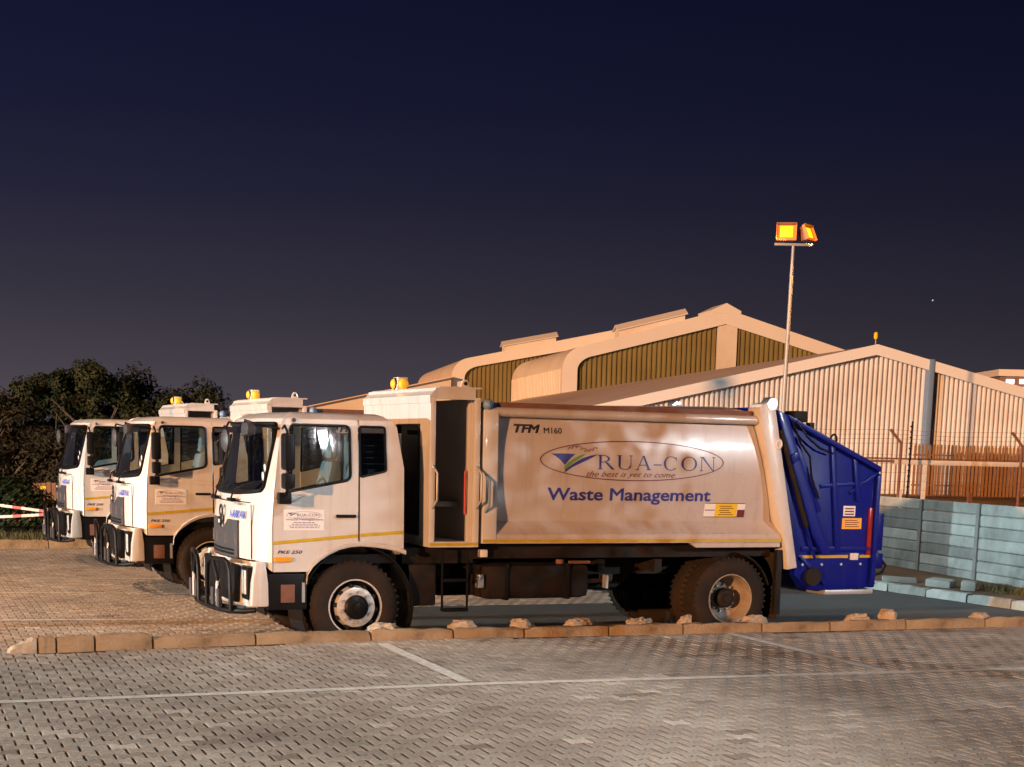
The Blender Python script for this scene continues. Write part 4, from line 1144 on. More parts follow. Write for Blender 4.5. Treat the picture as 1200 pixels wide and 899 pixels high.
def letters_serif(x0, x1, z0, z1):
    """RUA-CON in a light roman hand: thick stems, thin joins, serifs"""
    m = MB(); n = 7; h = z1 - z0; adv = (x1 - x0)
    ws = [.16, .155, .16, .08, .15, .165, .16]; tot = sum(ws); x = x0
    def box(a, b, c, d): m.add([(a, 0, c), (b, 0, c), (b, 0, d), (a, 0, d)], [(0, 1, 2, 3)])
    def quad(p): m.add([(q[0], 0, q[1]) for q in p], [(0, 1, 2, 3)])
    def ring(cx, cz, rx, rz, a0, a1, tk, tn, nseg=20):
        vs = []
        for k in range(nseg + 1):
            a = R(lerp(a0, a1, k / nseg)); t = lerp(tn, tk, abs(math.cos(a)))
            vs += [(cx + rx * math.cos(a), 0, cz + rz * math.sin(a)), (cx + (rx - t) * math.cos(a), 0, cz + (rz - tn) * math.sin(a))]
        m.add(vs, [(2 * k, 2 * k + 2, 2 * k + 3, 2 * k + 1) for k in range(nseg)])
    k_ = adv / tot; T_ = .030; t_ = .010; sf = .018
    for ch, w_ in zip('RUA-CON', ws):
        w = w_ * k_ * .84; a = x + w_ * k_ * .08; b = a + w; c = (a + b) / 2
        if ch == 'R':
            box(a + sf, a + sf + T_, z0, z1); box(a, a + 2 * sf + T_, z0, z0 + t_); box(a, a + sf, z1 - t_, z1)
            ring(a + sf + T_, z1 - h * .26, w * .52, h * .26, -90, 90, T_, t_); quad([(a + w * .42, z0 + h * .5), (a + w * .60, z0 + h * .5), (b + .01, z0), (b - .03, z0)])
        elif ch == 'U':
            box(a + sf, a + sf + T_, z0 + h * .3, z1); box(b - sf - t_, b - sf, z0 + h * .3, z1); box(a, a + 2 * sf + T_, z1 - t_, z1); box(b - 2 * sf - t_, b, z1 - t_, z1)
            ring((a + b) / 2, z0 + h * .3, (w - 2 * sf) / 2, h * .3, 180, 360, T_ * .8, t_)
        elif ch == 'A':
            quad([(a + sf, z0), (a + sf + t_, z0), (c + .004, z1), (c - .008, z1)]); quad([(b - sf - T_, z0), (b - sf + .004, z0), (c + .012, z1), (c - .012, z1)])
            box(a + w * .25, b - w * .28, z0 + h * .32, z0 + h * .32 + t_); box(a, a + 2 * sf + t_, z0, z0 + t_); box(b - 2 * sf - T_, b, z0, z0 + t_)
        elif ch == '-': box(a, b, z0 + h * .34, z0 + h * .42)
        elif ch == 'C':
            ring(c, (z0 + z1) / 2, w / 2, h / 2, 42, 318, T_, t_); box(c + w * .34, c + w * .38, z1 - h * .32, z1 - h * .06)
        elif ch == 'O': ring(c, (z0 + z1) / 2, w / 2, h / 2, 0, 360, T_, t_, 28)
        elif ch == 'N':
            box(a + sf, a + sf + t_, z0, z1); box(b - sf - t_, b - sf, z0, z1); quad([(a + sf, z1), (a + sf + T_, z1), (b - sf, z0), (b - sf - T_ * .6, z0)])
            box(a, a + 2 * sf + t_, z0, z0 + t_); box(a, a + sf, z1 - t_, z1); box(b - 2 * sf - t_, b, z1 - t_, z1)
        x += w_ * k_
    return m
def swoosh(x, z, k):
    """blue-green-blue swoosh mark; x,z lower-left anchor, k scale (1 = on the body side)"""
    P = lambda pts: MB().add([(x + a * k, 0, z + b * k) for a, b in pts], [tuple(range(len(pts)))])
    top = P([(0, .22), (.06, .195), (.13, .145), (.185, .09), (.21, .12), (.25, .16), (.32, .22), (.2, .225)])
    grn = P([(.175, .065), (.21, .105), (.30, .17), (.40, .215), (.47, .225), (.40, .18), (.30, .125), (.185, .03)])
    low = P([(.18, .0), (.19, .035), (.30, .11), (.42, .175), (.52, .205), (.62, .222), (.50, .16), (.38, .11), (.28, .065)])
    return top, grn, low
def decal_big(pn, f):
    def put(m, name, mt, d=.004):
        m.v = [(a, f(c) - d, c) for a, _, c in m.v]; return m.build(name, mt, pn)
    n = 72; cx, cz, a, b = 3.51, 2.195, 1.25, .238; vs = []
    for k in range(n):
        t = 2 * math.pi * k / n; vs += [(cx + a * math.cos(t), 0, cz + b * math.sin(t)), (cx + (a - .016) * math.cos(t), 0, cz + (b - .013) * math.sin(t))]
    put(MB().add(vs, [(2 * k, (2 * k + 2) % (2 * n), (2 * k + 3) % (2 * n), 2 * k + 1) for k in range(n)]), 'oval_outline', 'maroon')
    t_, g_, l_ = swoosh(2.40, 2.045, 1.0)
    put(t_, 'swoosh', 'navy'); put(g_, 'swoosh', 'green'); put(l_, 'swoosh', 'navy')
    # squiggle of small figures over the mark
    m = MB()
    rr = random.Random(5)
    for k in range(7):
        x = 2.62 + k * .055; z = 2.315 + .025 * math.sin(k * 1.1)
        m.tube([(x, 0, z), (x + .03, 0, z + .03), (x + .05, 0, z + .012), (x + .07, 0, z + .024)], .006, 4)
    put(m, 'squiggle', 'maroon', .005)
    put(letters_serif(3.00, 4.66, 2.09, 2.262), 'name_lettering', 'navy')
    vs, fs = fit_text('the best is yet to come', 2.87, 4.08, 1.985, 2.07, shear=.5)
    put(MB().add([(x, 0, z) for x, z in vs], fs), 'motto_lettering', 'maroon')
def decal(par, y, x0, x1, z, small=True):
    k = .2
    for m, mt in zip(swoosh(x0 + .01, z - .02, .19), ('purple', 'green', 'purple')):
        m.v = [(a, y, c) for a, _, c in m.v]; m.build('swoosh', mt, par)
    vs, fs = fit_text('RUA-CON', x0 + .12, x1 - .03, z - .018, z + .014)
    MB().add([(a, y, c) for a, c in vs], fs).build('sticker_name', 'purple', par)
    vs, fs = fit_text('the best is yet to come', x0 + .08, x1 - .1, z - .044, z - .026, shear=.4)
    MB().add([(a, y, c) for a, c in vs], fs).build('sticker_motto', 'purple', par)
    n = 40; cx, a_, b_ = (x0 + x1) / 2, .2, .042; v = []
    for i in range(n):
        t = 2 * math.pi * i / n; v += [(cx + a_ * math.cos(t), y, z - .006 + b_ * math.sin(t)), (cx + (a_ - .004) * math.cos(t), y, z - .006 + (b_ - .003) * math.sin(t))]
    MB().add(v, [(2 * i, (2 * i + 2) % (2 * n), (2 * i + 3) % (2 * n), 2 * i + 1) for i in range(n)]).build('sticker_oval', 'purple', par)

YAW = R(23.88)
t1 = build_truck()
t2 = copy_tree(t1); t3 = copy_tree(t1)
for t, loc, lb in ((t1, (-1.78, 16.941, 0), 'nearest white garbage truck with blue tail hopper and oval logo, parked behind the kerb'),
                   (t2, (-4.562, 22.777, 0), 'middle white garbage truck of the row, only its cab seen behind the nearest one'),
                   (t3, (-6.89, 27.732, 0), 'farthest white garbage truck of the row, leftmost, before the dark trees')):
    t.location = loc; t.rotation_euler = (0, 0, YAW)
    tag(t, lb, 'garbage truck', 'garbage trucks parked side by side')

# ------------------------------------------------------------------ warehouses
WO = Vector((11.345, 50.0)); PSI = R(10)
GB = 1.1
def corr_wall(m, s0, s1, t, pitch, depth, zlo, zhi):
    """trapezoid-ribbed sheet in plane t, from s0 to s1; zhi is a function of s"""
    pat = [(0, 0), (.46, 0), (.56, 1), (.90, 1)]
    lo, hi = [], []
    n = int((s1 - s0) / pitch)
    xs = [(s0 + (i + a) * pitch, d) for i in range(n) for a, d in pat] + [(s0 + n * pitch, 0)]
    m.grid([[(x, t - d * depth, zlo(x)) for x, d in xs], [(x, t - d * depth, zhi(x)) for x, d in xs]])
    return m
def hip(s): return 5.62 - .226 * abs(s) if s < 0 else 5.62 - .236 * s
w1 = empty('gabled_warehouse', (WO.x, WO.y, 0), PSI)
tag(w1, 'cream ribbed-steel warehouse with a low gable and grey downpipe behind the concrete wall', 'warehouse')
corr_wall(MB(), -17, 17, 0, .165, .13, lambda s: GB, hip).build('gable_wall', 'corr', w1)
for sg in (-1, 1):
    e = 17.3 * sg
    ze = hip(17) - .05
    MB().add([(0, -.35, 5.80), (e, -.35, ze + .18), (e, 62, ze + .18), (0, 62, 5.80), (0, -.35, 5.74), (e, -.35, ze + .12), (e, 62, ze + .12), (0, 62, 5.74)],
             [(0, 1, 2, 3), (4, 7, 6, 5), (0, 4, 5, 1), (1, 5, 6, 2), (2, 6, 7, 3), (3, 7, 4, 0)]).build('roof', 'roof', w1)
    MB().add([(0, -.38, 5.83), (e, -.38, ze + .21), (e, -.38, ze - .12), (0, -.38, 5.50), (0, -.30, 5.83), (e, -.30, ze + .21), (e, -.30, ze - .12), (0, -.30, 5.50)],
             [(0, 1, 2, 3), (4, 7, 6, 5), (0, 4, 5, 1), (3, 2, 6, 7), (1, 5, 6, 2), (0, 3, 7, 4)]).build('barge_board', 'fascia', w1)
    MB().box(min(e * .98, e * .985), max(e * .98, e * .985), 0, 62, GB, ze).build('side_wall', 'corr', w1)
MB().box(1.80, 1.98, -.42, -.08, GB, 5.42).build('downpipe', 'pipe', w1, bevel=.02)
rl = MB().tube([(0, -.2, 5.8), (0, -.2, 6.0)], .02, 8).build('roof_lamp_stem', 'pole', w1)
MB().lathe([(.05, 0), (.07, .05), (.06, .2), (.02, .22), (0, .22)], (0, -.2, 6.0), 'z', 12).build('roof_lamp', 'stickyel', rl)

def hangar(name, label, t0, t1_, sl, sr, ridge, zev, zr, gx):
    h = empty(name, (WO.x, WO.y, 0), PSI)
    tag(h, label, 'warehouse', 'high round-eaved warehouses behind')
    hl = ridge - sl
    def prof(off):
        p = [(sl + off, GB)]
        rad = 1.5
        for k in range(9):
            a = R(180 - 75 * k / 8)
            p.append((sl + off + (rad) + rad * math.cos(a), zev - .35 + (rad - off * .55) * math.sin(a)))
        p.append((ridge, zr - off * .95))
        q = [(2 * ridge - x, z) for x, z in p[:-1]][::-1]
        return p + q
    po, pi = prof(0), prof(1.0)
    # skin: long sides and roof, ribbed
    m = MB(); m.grid([[(x, t, z) for x, z in po] for t in (t0, t1_)])
    m.build('skin', 'hang', h, smooth=30)
    nr = int((t1_ - t0) / .55)
    rb = MB()
    for i in range(nr):
        t = t0 + .6 + i * .55
        rb.box(sl - .05, sl + .02, t, t + .16, GB, zev - .3)
    rb.build('wall_ribs', 'hang', h)
    n = len(po)
    m = MB(); m.add([(x, t0 - .02, z) for x, z in po] + [(x, t0 - .02, z) for x, z in pi] + [(x, t0 + .5, z) for x, z in pi] + [(x, t0 + .5, z) for x, z in po],
                    [(i, i + 1, n + i + 1, n + i) for i in range(n - 1)] + [(n + i, n + i + 1, 2 * n + i + 1, 2 * n + i) for i in range(n - 1)])
    m.build('end_frame', 'fascia', h, smooth=30)
    def top(x):
        return pw(x, [(a, b) for a, b in pi[1:-1]]) if x < pi[-2][0] else pi[-2][1]
    corr_wall(MB(), sl + 1.0, ridge - .4, t0 + .35, .33, .10, lambda s: GB, top).build('translucent_panel', 'transl', h)
    corr_wall(MB(), ridge + .8, 2 * ridge - sl - 1.0, t0 + .35, .33, .10, lambda s: GB, top).build('translucent_panel', 'transl', h)
    MB().prism([(ridge - .45, GB), (ridge + .85, GB), (ridge + .85, zr - 1.0), (ridge - .45, zr - 1.0)], t0 + .1, t0 + .55).build('centre_pier', 'hang', h)
    MB().prism([(ridge - 1.0, zr - .3), (ridge + 1.0, zr - .3), (ridge + 1.0, zr - .1), (ridge, zr + .38), (ridge - 1.0, zr - .1)], t0 - .05, t0 + 3).build('ridge_cap', 'fascia', h)
    # vent boxes lying on the roof slope
    def onroof(x): return pw(x, po[1:len(po) // 2 + 1]) if x < ridge else zr - (x - ridge) * .25
    for a, b, dt in gx:
        za, zb = onroof(a) - .02, onroof(b) - .02
        vm = MB()
        sec = [(0, -.1), (0, .42), (.6, .70), (1.2, .42), (1.2, -.1)]
        k = len(sec)
        vs = [(a, t0 + dt + y, za + z) for y, z in sec] + [(b, t0 + dt + y, zb + z) for y, z in sec]
        vm.add(vs, [tuple(range(k)), tuple(range(2 * k - 1, k - 1, -1))] + [(i, i + k, (i + 1) % k + k, (i + 1) % k) for i in range(k)])
        v_ = vm.build('roof_vent', 'hang', h)
        cm = MB(); sec2 = [(-.14, .38), (.6, .73), (1.34, .38), (1.34, .44), (.6, .79), (-.14, .44)]; k = 6
        cm.add([(a - .15, t0 + dt + y, za + z) for y, z in sec2] + [(b + .15, t0 + dt + y, zb + z) for y, z in sec2],
               [tuple(range(k)), tuple(range(2 * k - 1, k - 1, -1))] + [(i, i + k, (i + 1) % k + k, (i + 1) % k) for i in range(k)])
        cm.build('vent_cap', 'fascia', v_)
    return h
hA = hangar('round_eaved_warehouse', 'nearer high warehouse with rounded eave and long dark ribbed panels under white frame', 50, 69, .05, 20, 10.8, 7.65, 11.45, ((4.0, 8.4, 1.2),))
hB = hangar('round_eaved_warehouse', 'farther high warehouse with rounded eave, left of the nearer one, above truck canopy', 69, 93, -4.6, 18, 9.8, 7.75, 11.75, ((-.4, 3.6, 1.0),))
lc = empty('low_shed', (WO.x, WO.y, 0), PSI)
tag(lc, 'low orange-lit shed with sloping roof left of the high warehouses', 'shed')
MB().add([(-16.4, 68, 4.75), (-4.6, 68, 7.45), (-4.6, 92, 7.45), (-16.4, 92, 4.75)], [(0, 1, 2, 3)]).build('shed_roof', 'roof', lc, solid=.08)
MB().prism([(-16.2, GB - 1), (-4.7, GB - 1), (-4.7, 7.35), (-16.2, 4.72)], 68.4, 91).build('shed_wall', 'hang', lc)

# soil bank behind the concrete wall
struct(MB().add([(3.5, 33.5, GB), (7.45, 33.0, GB), (9.75, 23.6, GB), (14, 10, GB), (90, 0, GB), (120, 180, GB), (-2, 180, GB), (-2, 70, GB),
                 (3.5, 33.5, -.2), (7.45, 33.0, -.2), (9.75, 23.6, -.2), (14, 10, -.2)],
                [(0, 1, 2, 3, 4, 5, 6, 7), (0, 8, 9, 1), (1, 9, 10, 2), (2, 10, 11, 3)]).build('terrain', 'bank'))
struct(MB().grid([[(x, y, .115) for x, y in ((5.30, 29.1), (9.72, 20.15))], [(x, y, .125) for x, y in ((7.0, 33.2), (11.2, 20.3))]]).build('soil_bed', 'soil'))

# ------------------------------------------------------------------ precast concrete wall
cw = empty('concrete_panel_wall', (7.46, 31.93, 0)); tag(cw, 'grey precast concrete slab wall with upright posts right of the blue hopper', 'wall')
WD = Vector((.5, -2.07)); WLn = WD.length; wa = math.atan2(WD.y, WD.x)
cw.rotation_euler = (0, 0, wa)
rr = random.Random(11)
for i in range(-2, 5):
    o = MB().box(-.055, .055, -.075, .07, .02, 1.50).build('post', 'postc', cw, bevel=.012); o.location = (i * WLn, 0, 0)
    for k in range(7):
        L = WLn - .112
        m = MB(); h_ = .205; z0 = .06 + k * .207
        rows = []
        for j in range(13):
            x = L * j / 12
            rows.append([(x, -.018, z0 + .002), (x, -.034 + rr.uniform(-.003, .003), z0 + .022), (x, -.036 + rr.uniform(-.003, .003), z0 + h_ - .03), (x, -.016, z0 + h_ - .004), (x, .02, z0 + h_ - .004), (x, .02, z0 + .002)])
        m.grid(rows); m.f.append(tuple(range(6))); m.f.append(tuple(12 * 6 + q for q in range(5, -1, -1)))
        o = m.build('slab', 'concrete', cw, smooth=30); o.location = (i * WLn + .056, rr.uniform(-.006, .006), 0); o.rotation_euler = (0, rr.uniform(-.003, .003), 0)
# slabs lying on the bed
for x, y, L, wd, h, rz, lb in ((6.85, 27.0, .60, .35, .07, -.2, 'pale flat broken slab lying at the hopper end of the soil bed'), (7.36, 26.15, .45, .30, .13, -.7, 'tilted broken slab between the concrete posts on the soil bed'), (7.66, 25.55, .24, .22, .16, -.4, 'small square concrete block under the right concrete post')):
    o = MB().box(-L / 2, L / 2, -wd / 2, wd / 2, 0, h).build('concrete_slab', 'concrete', bevel=.02)
    o.location = (x, y, .12); o.rotation_euler = (.06, .04, rz); tag(o, lb, 'slab', 'broken slabs by the wall')
# grass tufts on the bed
gm = MB(); rr = random.Random(2)
for i in range(900):
    k = rr.random(); x, y = lerp(7.6, 9.6, k) + rr.uniform(.0, .75), lerp(26.0, 21.4, k) + rr.uniform(-.2, .3)
    h = rr.uniform(.05, .16); a = rr.uniform(0, 6.28); dx, dy = math.cos(a) * .012, math.sin(a) * .012; lx, ly = rr.uniform(-.06, .06), rr.uniform(-.06, .06)
    gm.add([(x - dx, y - dy, .11), (x + dx, y + dy, .11), (x + lx, y + ly, .11 + h)], [(0, 1, 2)])
tag(gm.build('grass', 'grass'), 'dry grass tufts on the soil bed below the wall', 'grass', kind='stuff')

# ------------------------------------------------------------------ fences and shade-band slats behind the wall (warehouse frame)
sf = empty('security_fence', (WO.x, WO.y, 0), PSI); tag(sf, 'rusty steel fence posts with bent arms and barbed wire above the concrete wall', 'fence')
fs_ = [-11.0, -8.05, -5.05, -2.05, .95, 3.95]
for s0 in fs_:
    MB().tube([(s0, -14, GB - .1), (s0, -14, 2.62), (s0 - .30, -14.05, 2.92)], .036, 8).build('post', 'rust', sf, smooth=40)
for k in range(4):
    pts = []
    for i, s0 in enumerate(fs_):
        f_ = k / 3; pts.append((s0 - .30 * f_, -14.05, 2.62 + .3 * f_))
        if i < len(fs_) - 1: pts.append((s0 + 1.5 - .30 * f_, -14.05, 2.585 + .3 * f_))
    MB().tube(pts, .0045, 4).build('barbed_wire', 'rust', sf)
for k in range(6):
    z = 1.35 + k * .2
    MB().tube([(fs_[0], -14.04, z), (fs_[-1], -14.04, z)], .004, 4).build('strand_wire', 'rust', sf)
ep = empty('electric_fence_post', (WO.x, WO.y, 0), PSI); tag(ep, 'dark upright post beaded with insulators beside the bent fence post', 'fence post')
MB().tube([(-4.83, -14, GB), (-4.80, -14, 3.12)], .022, 8).build('rod', 'black', ep)
for k in range(14):
    MB().lathe([(0, 0), (.036, .012), (.036, .04), (0, .055)], (-4.825 + .0004 * k, -14.01, 1.35 + k * .125), 'z', 8).build('insulator', 'black', ep)
cp = empty('carport', (WO.x, WO.y, 0), PSI); tag(cp, 'low carport with peeling white beam and posts before the ribbed warehouse', 'carport')
MB().box(-4.75, 6, -13.0, -12.9, 2.13, 2.24).build('beam', 'wpost', cp)
MB().box(-9.5, -4.74, -13.0, -12.9, 2.17, 2.23).build('beam', 'rust', cp)
MB().box(-9.5, 6, -13.02, -9.4, 2.245, 2.28).build('roof_sheet', 'rust', cp)
for s0, w_, z1, mt in ((-3.95, .045, 2.13, 'wpost'), (-4.55, .05, 1.55, 'wpost'), (-2.75, .05, 1.5, 'rust'), (-.8, .045, 2.13, 'wpost'), (-7.6, .045, 2.17, 'wpost')):
    MB().box(s0 - w_, s0 + w_, -13.0, -12.92, GB - .05, z1).build('post', mt, cp)
pf_ = empty('shade_band_slats', (WO.x, WO.y, 0), PSI); tag(pf_, 'brown slats added as a shade band low on the ribbed warehouse wall', 'fence')  # slats stand in for a shadow band across the lower wall
slat_me = None
for i in range(64):
    if slat_me is None:
        o = MB().prism([(-.035, 0), (.035, 0), (.035, 1.55), (0, 1.62), (-.035, 1.55)], -.012, .012).build('slat', 'brown', pf_); slat_me = o.data
    else:
        o = bpy.data.objects.new('slat', slat_me); COL.objects.link(o); o.parent = pf_
    o.location = (1.05 + i * .125, -1.4, GB)
for z in (1.4, 2.35):
    MB().box(1.0, 9.1, -1.385, -1.35, z, z + .05).build('rail', 'brown', pf_)

# ------------------------------------------------------------------ floodlight masts
def flood(parent, loc, rz, on, hood, tilt=R(-12), sc_=.88):
    """box floodlight whose face looks along local -y"""
    fh = MB().prism([(-.30, -.24), (.30, -.24), (.30, .24), (-.30, .24)], .0, .10).prism([(-.22, -.18), (.22, -.18), (.22, .18), (-.22, .18)], .10, .26).build('lamp_housing', hood, parent, bevel=.02)
    fh.location = loc; fh.rotation_euler = (tilt, 0, rz)
    MB().box(-.31, .31, -.16, .0, .245, .27).build('lamp_hood', hood, fh)
    for a_ in (-.31, .29): MB().box(a_, a_ + .02, -.10, .0, -.24, .245).build('lamp_cheek', 'lamphood_glow', fh)
    MB().box(-.29, .29, -.012, -.004, -.235, .235).build('lamp_reflector', 'lamphood_glow', fh)
    MB().box(-.20, .20, -.03, -.014, -.15, .20).build('lamp_lens', on, fh, bevel=.01)
    fh.scale = (sc_, sc_, sc_)
    return fh
fmast = empty('floodlight_mast', (6.55, 38.0, 0)); tag(fmast, 'tall galvanised pole with two glowing orange floodlights before the warehouse', 'lamp post')
HT = 7.30
MB().tube([(-.06, 0, GB - .1), (0, 0, HT)], [.065, .04], 12).build('pole', 'pole', fmast, smooth=60)
MB().box(-.46, .46, -.04, .04, HT - .02, HT + .04).build('crossbar', 'pole', fmast, bevel=.01)
f1 = flood(fmast, (-.20, -.10, HT + .27), R(-10), 'lampon', 'lamphood', R(-12), .78)
f2 = flood(fmast, (.36, .05, HT + .28), R(52), 'lampon', 'lamphood', R(-24), .72)
def lamp(name, loc, power, col, rad, parent=None, aim=None, angle=150):
    d_ = bpy.data.lights.new(name, 'SPOT' if aim else 'POINT'); d_.energy = power; d_.color = col; d_.shadow_soft_size = rad
    o = bpy.data.objects.new(name, d_); COL.objects.link(o)
    if parent is not None: o.parent = parent
    o.location = loc
    if aim:
        d_.spot_size = R(angle); d_.spot_blend = .6
        o.rotation_euler = (Vector(aim) - Vector(loc)).to_track_quat('-Z', 'Y').to_euler()
    return o
lamp('sodium_lamp', (-.30, -.35, HT + .30), 450, (1.0, .45, .12), .15, fmast, (-4, -6, 0), 150)
lamp('sodium_lamp', (.55, -.30, HT + .30), 900, (1.0, .45, .12), .15, fmast, (6, -2, 0), 150)

# unseen yard lights: some read off cab fronts and reflections, the rest added fill
def cool_mast(loc, h, aim, power, label, col=(.88, .95, 1.0), cone=150, lens='coolon'):
    e = empty('yard_light_mast', loc); tag(e, label, 'lamp post')
    MB().tube([(0, 0, -.1), (0, 0, h)], [.11, .06], 12).build('pole', 'pole', e, smooth=60)
    MB().box(-.5, .5, -.05, .05, h - .02, h + .06).build('crossbar', 'pole', e, bevel=.01)
    rz = math.atan2(aim[1] - loc[1], aim[0] - loc[0]) + math.pi / 2
    flood(e, (-.0, 0, h + .36), rz, lens, 'lamphood', R(-20))
    d_ = Vector((math.sin(rz), -math.cos(rz), 0)) * .5
    lamp('cool_lamp', (d_.x, d_.y, h + .25), power, col, .07, e, (aim[0] - loc[0], aim[1] - loc[1], aim[2] - loc[2] + 0), cone)
cool_mast((-32, 9.0, 0), 3.6, (0, 19, 1), 50000, 'pole with white floodlight at the far left of the yard', (.74, .96, .98))
cool_mast((-16.0, 15.0, 0), 9.0, (-9.5, 22.0, 0), 8200, 'unseen added orange light on a pole left of the parked trucks', (1.0, .50, .20), 84, 'lampon')  # added lamp that brings orange onto the left yard and truck sides
cool_mast((-30, 20.5, 0), 21.0, (9.0, 27.6, 1.0), 36000, 'unseen added narrow-beam light on a very tall pole far left, aimed at the concrete wall', (.66, .92, 1.0), 18)  # extra lamp put in to brighten the concrete wall
cool_mast((6.6, 7.4, .2), 9.5, (-4.2, 10.4, .2), 4000, 'unseen added fill light on a pole, brightening the near paving', (1.0, .97, .92), 70)  # added lamp, kept off the trucks, to lift the near paving
cool_mast((17, 28.0, 1.0), 8.0, (2, 21, 0), 1800, 'unseen added blue-white fill light on a pole behind the concrete wall to the right', (.45, .80, 1.0))  # added cool fill for the shaded ground behind the near truck
cool_mast((10.9, 1.7, 0), 4.75, (-2, 17, 2), 350, 'low white floodlight pole beside the photographer', (.88, .95, 1.0), 24)
cool_mast((21, 6.5, 0), 6.5, (2.2, 18.6, 1.5), 7500, 'white floodlight on a pole right of the near paving', (.88, .95, 1.0), 42)

# ------------------------------------------------------------------ trees, hedge and far left
def tree(name, x, y, h, rx, rz_, lm, n, seed, label, base=0.0, group='dark trees on the left'):
    rr = random.Random(seed)
    t = empty(name, (x, y, base)); tag(t, label, 'tree', group)
    tr = MB(); top = h * .55
    tr.tube([(0, 0, -.1), (rr.uniform(-.1, .1), 0, top * .5), (rr.uniform(-.2, .2), rr.uniform(-.2, .2), top)], [.16, .12, .07], 8)
    for k in range(7):
        a = rr.uniform(0, 6.28); z0 = rr.uniform(.3, .95) * top; r = rr.uniform(.5, .9)
        tr.tube([(0, 0, z0), (math.cos(a) * rx * r * .5, math.sin(a) * rx * r * .5, z0 + (h - z0) * .35), (math.cos(a) * rx * r * .9, math.sin(a) * rx * r * .9, z0 + (h - z0) * .6)], [.07, .045, .015], 6)
    tr.build('trunk', 'bark', t, smooth=60)
    cl = []
    for k in range(46):
        u = rr.random() ** .5; a = rr.uniform(0, 6.28); ph = rr.uniform(-1, 1)
        cl.append((math.cos(a) * rx * u * math.sqrt(max(0, 1 - ph * ph * .8)), math.sin(a) * rx * u * math.sqrt(max(0, 1 - ph * ph * .8)), h - rz_ + ph * rz_ * rr.uniform(.8, 1.02), rr.uniform(.28, .62)))
    m = MB()
    for i in range(n):
        cx, cy, cz, cr = cl[int(rr.random() * len(cl))]
        v = Vector((rr.gauss(0, 1), rr.gauss(0, 1), rr.gauss(0, .85)))
        if v.length < .01: continue
        v = v.normalized() * cr * rr.uniform(.45, 1.08)
        p = Vector((cx, cy, cz)) + v
        if p.z < .25: continue
        nrm = (v.normalized() + Vector((rr.uniform(-.8, .8), rr.uniform(-.8, .8), rr.uniform(-.3, 1)))).normalized()
        u = nrm.orthogonal().normalized(); w_ = nrm.cross(u); q = rr.uniform(0, 6.28)
        u, w_ = u * math.cos(q) + w_ * math.sin(q), w_ * math.cos(q) - u * math.sin(q)
        L, B = rr.uniform(.05, .11), rr.uniform(.022, .045)
        m.add([p - u * L, p + w_ * B + nrm * .015, p + u * L, p - w_ * B + nrm * .015], [(0, 1, 2, 3)])
    m.build('crown', lm, t)
    return t
TR = [(-15.6, 44, 3.5, 2.0, 1.9, 'leaf3', 20000, 'leftmost dark tree, lower than its neighbours, brownish leaves'),
      (-13.9, 46, 4.05, 2.0, 2.2, 'leaf1', 24000, 'second dark tree from the left with bushy olive crown'),
      (-12.5, 45.5, 4.25, 1.9, 2.3, 'leaf1', 24000, 'tallest dark tree in the middle of the left clump'),
      (-11.1, 47, 4.1, 1.9, 2.2, 'leaf2', 22000, 'dark green tree just right of the tallest in the clump'),
      (-10.0, 46.5, 4.15, 1.5, 2.1, 'leaf2', 20000, 'rightmost dark tree of the clump, above the middle truck roof')]
for i, (x, y, h, rx, rz_, lm, n, lb) in enumerate(TR):
    tree('leafy_tree', x, y, h, rx, rz_, lm, n, 20 + i, lb)
SH = [(-13.9, 41.5, 2.1, 1.2, 1.1, 'leaf3', 7000, 'brown scrubby shrub at the left edge under the trees'), (-12.2, 42, 2.3, 1.3, 1.2, 'leaf3', 8000, 'brown scrubby shrub behind the farthest cab'), (-10.4, 42.2, 2.2, 1.3, 1.15, 'leaf3', 7000, 'scrubby shrub hidden mostly by the farthest truck')]
for i, (x, y, h, rx, rz_, lm, n, lb) in enumerate(SH):
    o = tree('shrub', x, y, h, rx, rz_, lm, n, 60 + i, lb, group='brown shrubs under the trees'); o['category'] = 'shrub'
tree('leafy_tree', 10.7, 12.0, 5.3, .75, .85, 'leaf2', 1700, 91, 'slender young tree right of the near paving', .2, 'young tree by the lot')
def bush(x, y, rx, ry, h, n, seed, label):
    rr = random.Random(seed); m = MB()
    for i in range(n):
        a = rr.uniform(0, 6.28); ph = rr.uniform(0, 1.5); k = rr.uniform(.75, 1.05)
        p = Vector((rx * math.cos(a) * math.cos(ph) * k, ry * math.sin(a) * math.cos(ph) * k, h * math.sin(ph) * k + .05))
        nrm = Vector((p.x / rx, p.y / ry, p.z / h + .2)).normalized() + Vector((rr.uniform(-.7, .7), rr.uniform(-.7, .7), rr.uniform(-.5, .7)))
        nrm.normalize(); u = nrm.orthogonal().normalized(); w_ = nrm.cross(u); L, B = rr.uniform(.05, .1), rr.uniform(.02, .04)
        m.add([p - u * L, p + w_ * B, p + u * L, p - w_ * B], [(0, 1, 2, 3)])
    b = empty('hedge_bush', (x, y, .1)); tag(b, label, 'bush')
    m.build('foliage', 'hedge', b)
    MB().tube([(0, 0, -.1), (.05, 0, h * .7)], [.05, .02], 6).build('stem', 'bark', b)
bush(-12.3, 36.5, 1.5, .9, 1.15, 5200, 3, 'rounded dark green bush behind the red and white tape')
tf = empty('timber_fence', (-13.6, 40.2, 0), R(8)); tag(tf, 'short stretch of orange-lit upright timber fence beneath the trees', 'fence')
for i in range(22):
    MB().box(i * .13, i * .13 + .11, 0, .025, .05, 1.10 + random.uniform(-.03, .03)).build('board', 'timber', tf)
MB().box(1.02, 1.16, -.012, 0, .93, 1.02).build('notice_plate', 'stickyel', tf)
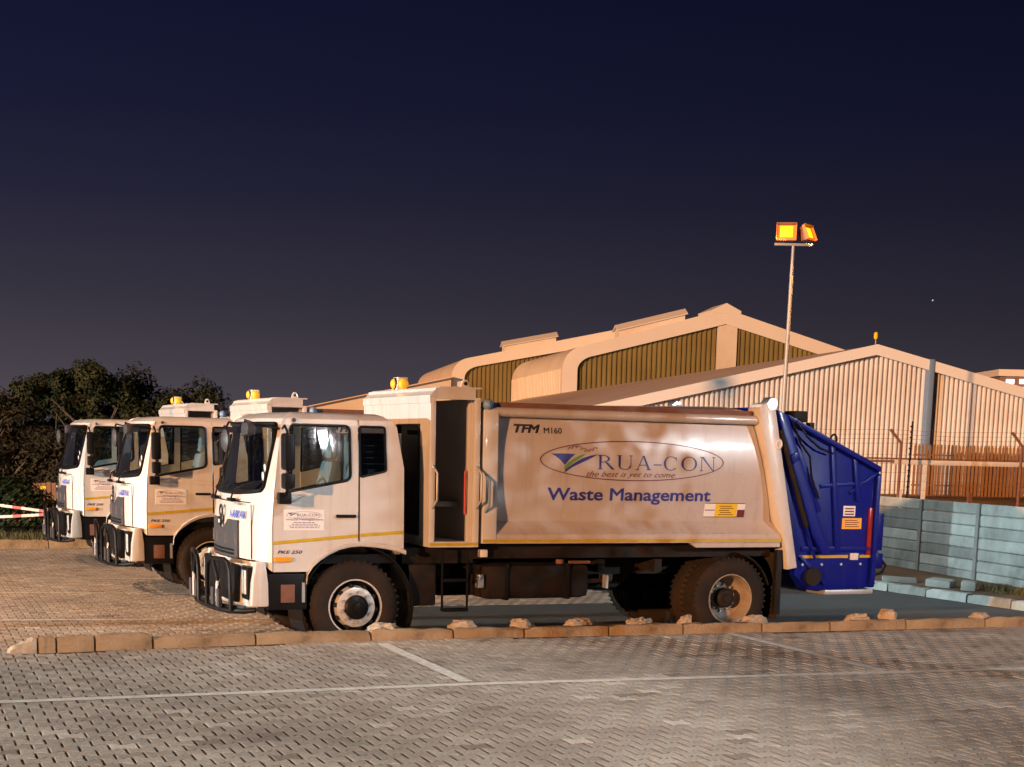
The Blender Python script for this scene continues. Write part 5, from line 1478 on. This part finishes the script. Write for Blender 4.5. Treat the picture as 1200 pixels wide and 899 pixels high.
# barrier tape: two strips from a stake at the truck front to a stake outside the frame
bt = empty('barrier_tape', (-10.25, 33.3, 0)); tag(bt, 'red and white barrier tape stretched to the front of the farthest truck', 'tape')
MB().tube([(0, .02, 0), (0, .02, .78)], .02, 6).build('stake', 'timber', bt)
MB().tube([(-3.2, .3, 0), (-3.2, .3, 1.45)], .02, 6).build('stake', 'timber', bt)
for z0, z1 in ((.70, 1.13), (.64, .50)):
    for i in range(16):
        a, b = i / 16, (i + 1) / 16
        def zz(f_): return lerp(z0, z1, f_) - .04 * math.sin(math.pi * f_)
        P = [(-3.2 * f_, .3 * f_, zz(f_) + s_) for f_, s_ in ((a, -.03), (b, -.03), (b, .03), (a, .03))]
        MB().add(P, [(0, 1, 2, 3)]).build('tape_band', 'tapew' if i % 3 else 'taper', bt, solid=.002)
struct(MB().grid([[(-60, 33.2 - 24, .05), (-9.0, 32.75, .05), (6, 40.2, .05)], [(-60, 90, .05), (-9, 90, .05), (6, 90, .05)]]).build('verge', 'soil'))
gm = MB(); rr = random.Random(9)
for i in range(2600):
    x = rr.uniform(-13.5, -8.2); y = 33.2 + (x + 9) * .5 + rr.uniform(.0, 3.2)
    h = rr.uniform(.04, .16); a = rr.uniform(0, 6.28); dx, dy = math.cos(a) * .012, math.sin(a) * .012
    gm.add([(x - dx, y - dy, .04), (x + dx, y + dy, .04), (x + rr.uniform(-.05, .05), y + rr.uniform(-.05, .05), .05 + h)], [(0, 1, 2)])
tag(gm.build('grass', 'grass'), 'dark rough grass on the verge behind the far kerb', 'grass', kind='stuff')
ph = empty('pink_house', (-16.6, 47.5, 0)); tag(ph, 'small pink house wall at the left edge behind the trees', 'house')
MB().box(-1.2, 1.55, 0, 4, 0, 2.0).build('wall', 'pinkwall', ph)
MB().prism([(-1.5, 1.95), (1.75, 1.95), (.1, 2.6)], -.2, 4.2).build('roof', 'dark_roof', ph)
MB().box(.6, 1.2, -.03, .0, .9, 1.6).build('window', 'dglass', ph)

# ------------------------------------------------------------------ far office block with lit windows, star
ob_ = empty('office_block', (41, 120, 0)); tag(ob_, 'distant office block with lit windows above the warehouse roof at the right edge', 'building')
MB().box(-3.8, 12, 0, 10, 0, 8.6).build('wall', 'officewall', ob_)
MB().box(-4.0, 12.2, -.3, 10.3, 8.6, 9.1).build('roof_slab', 'fascia', ob_)
for k in range(9):
    x = -3.3 + k * 1.05
    for z in ((8.02,) if k in (0, 3) else (8.05, 7.45)):
        MB().box(x, x + .62, -.06, .02, z, z + .34).build('window', 'lit', ob_)
st = MB().lathe([(0, -.45), (.32, -.32), (.45, 0), (.32, .32), (0, .45)], (0, 0, 0), 'z', 8).build('star', 'star')
st.location = (237, 900, 91.1); tag(st, 'single faint star in the night sky right of the lamp', 'star')
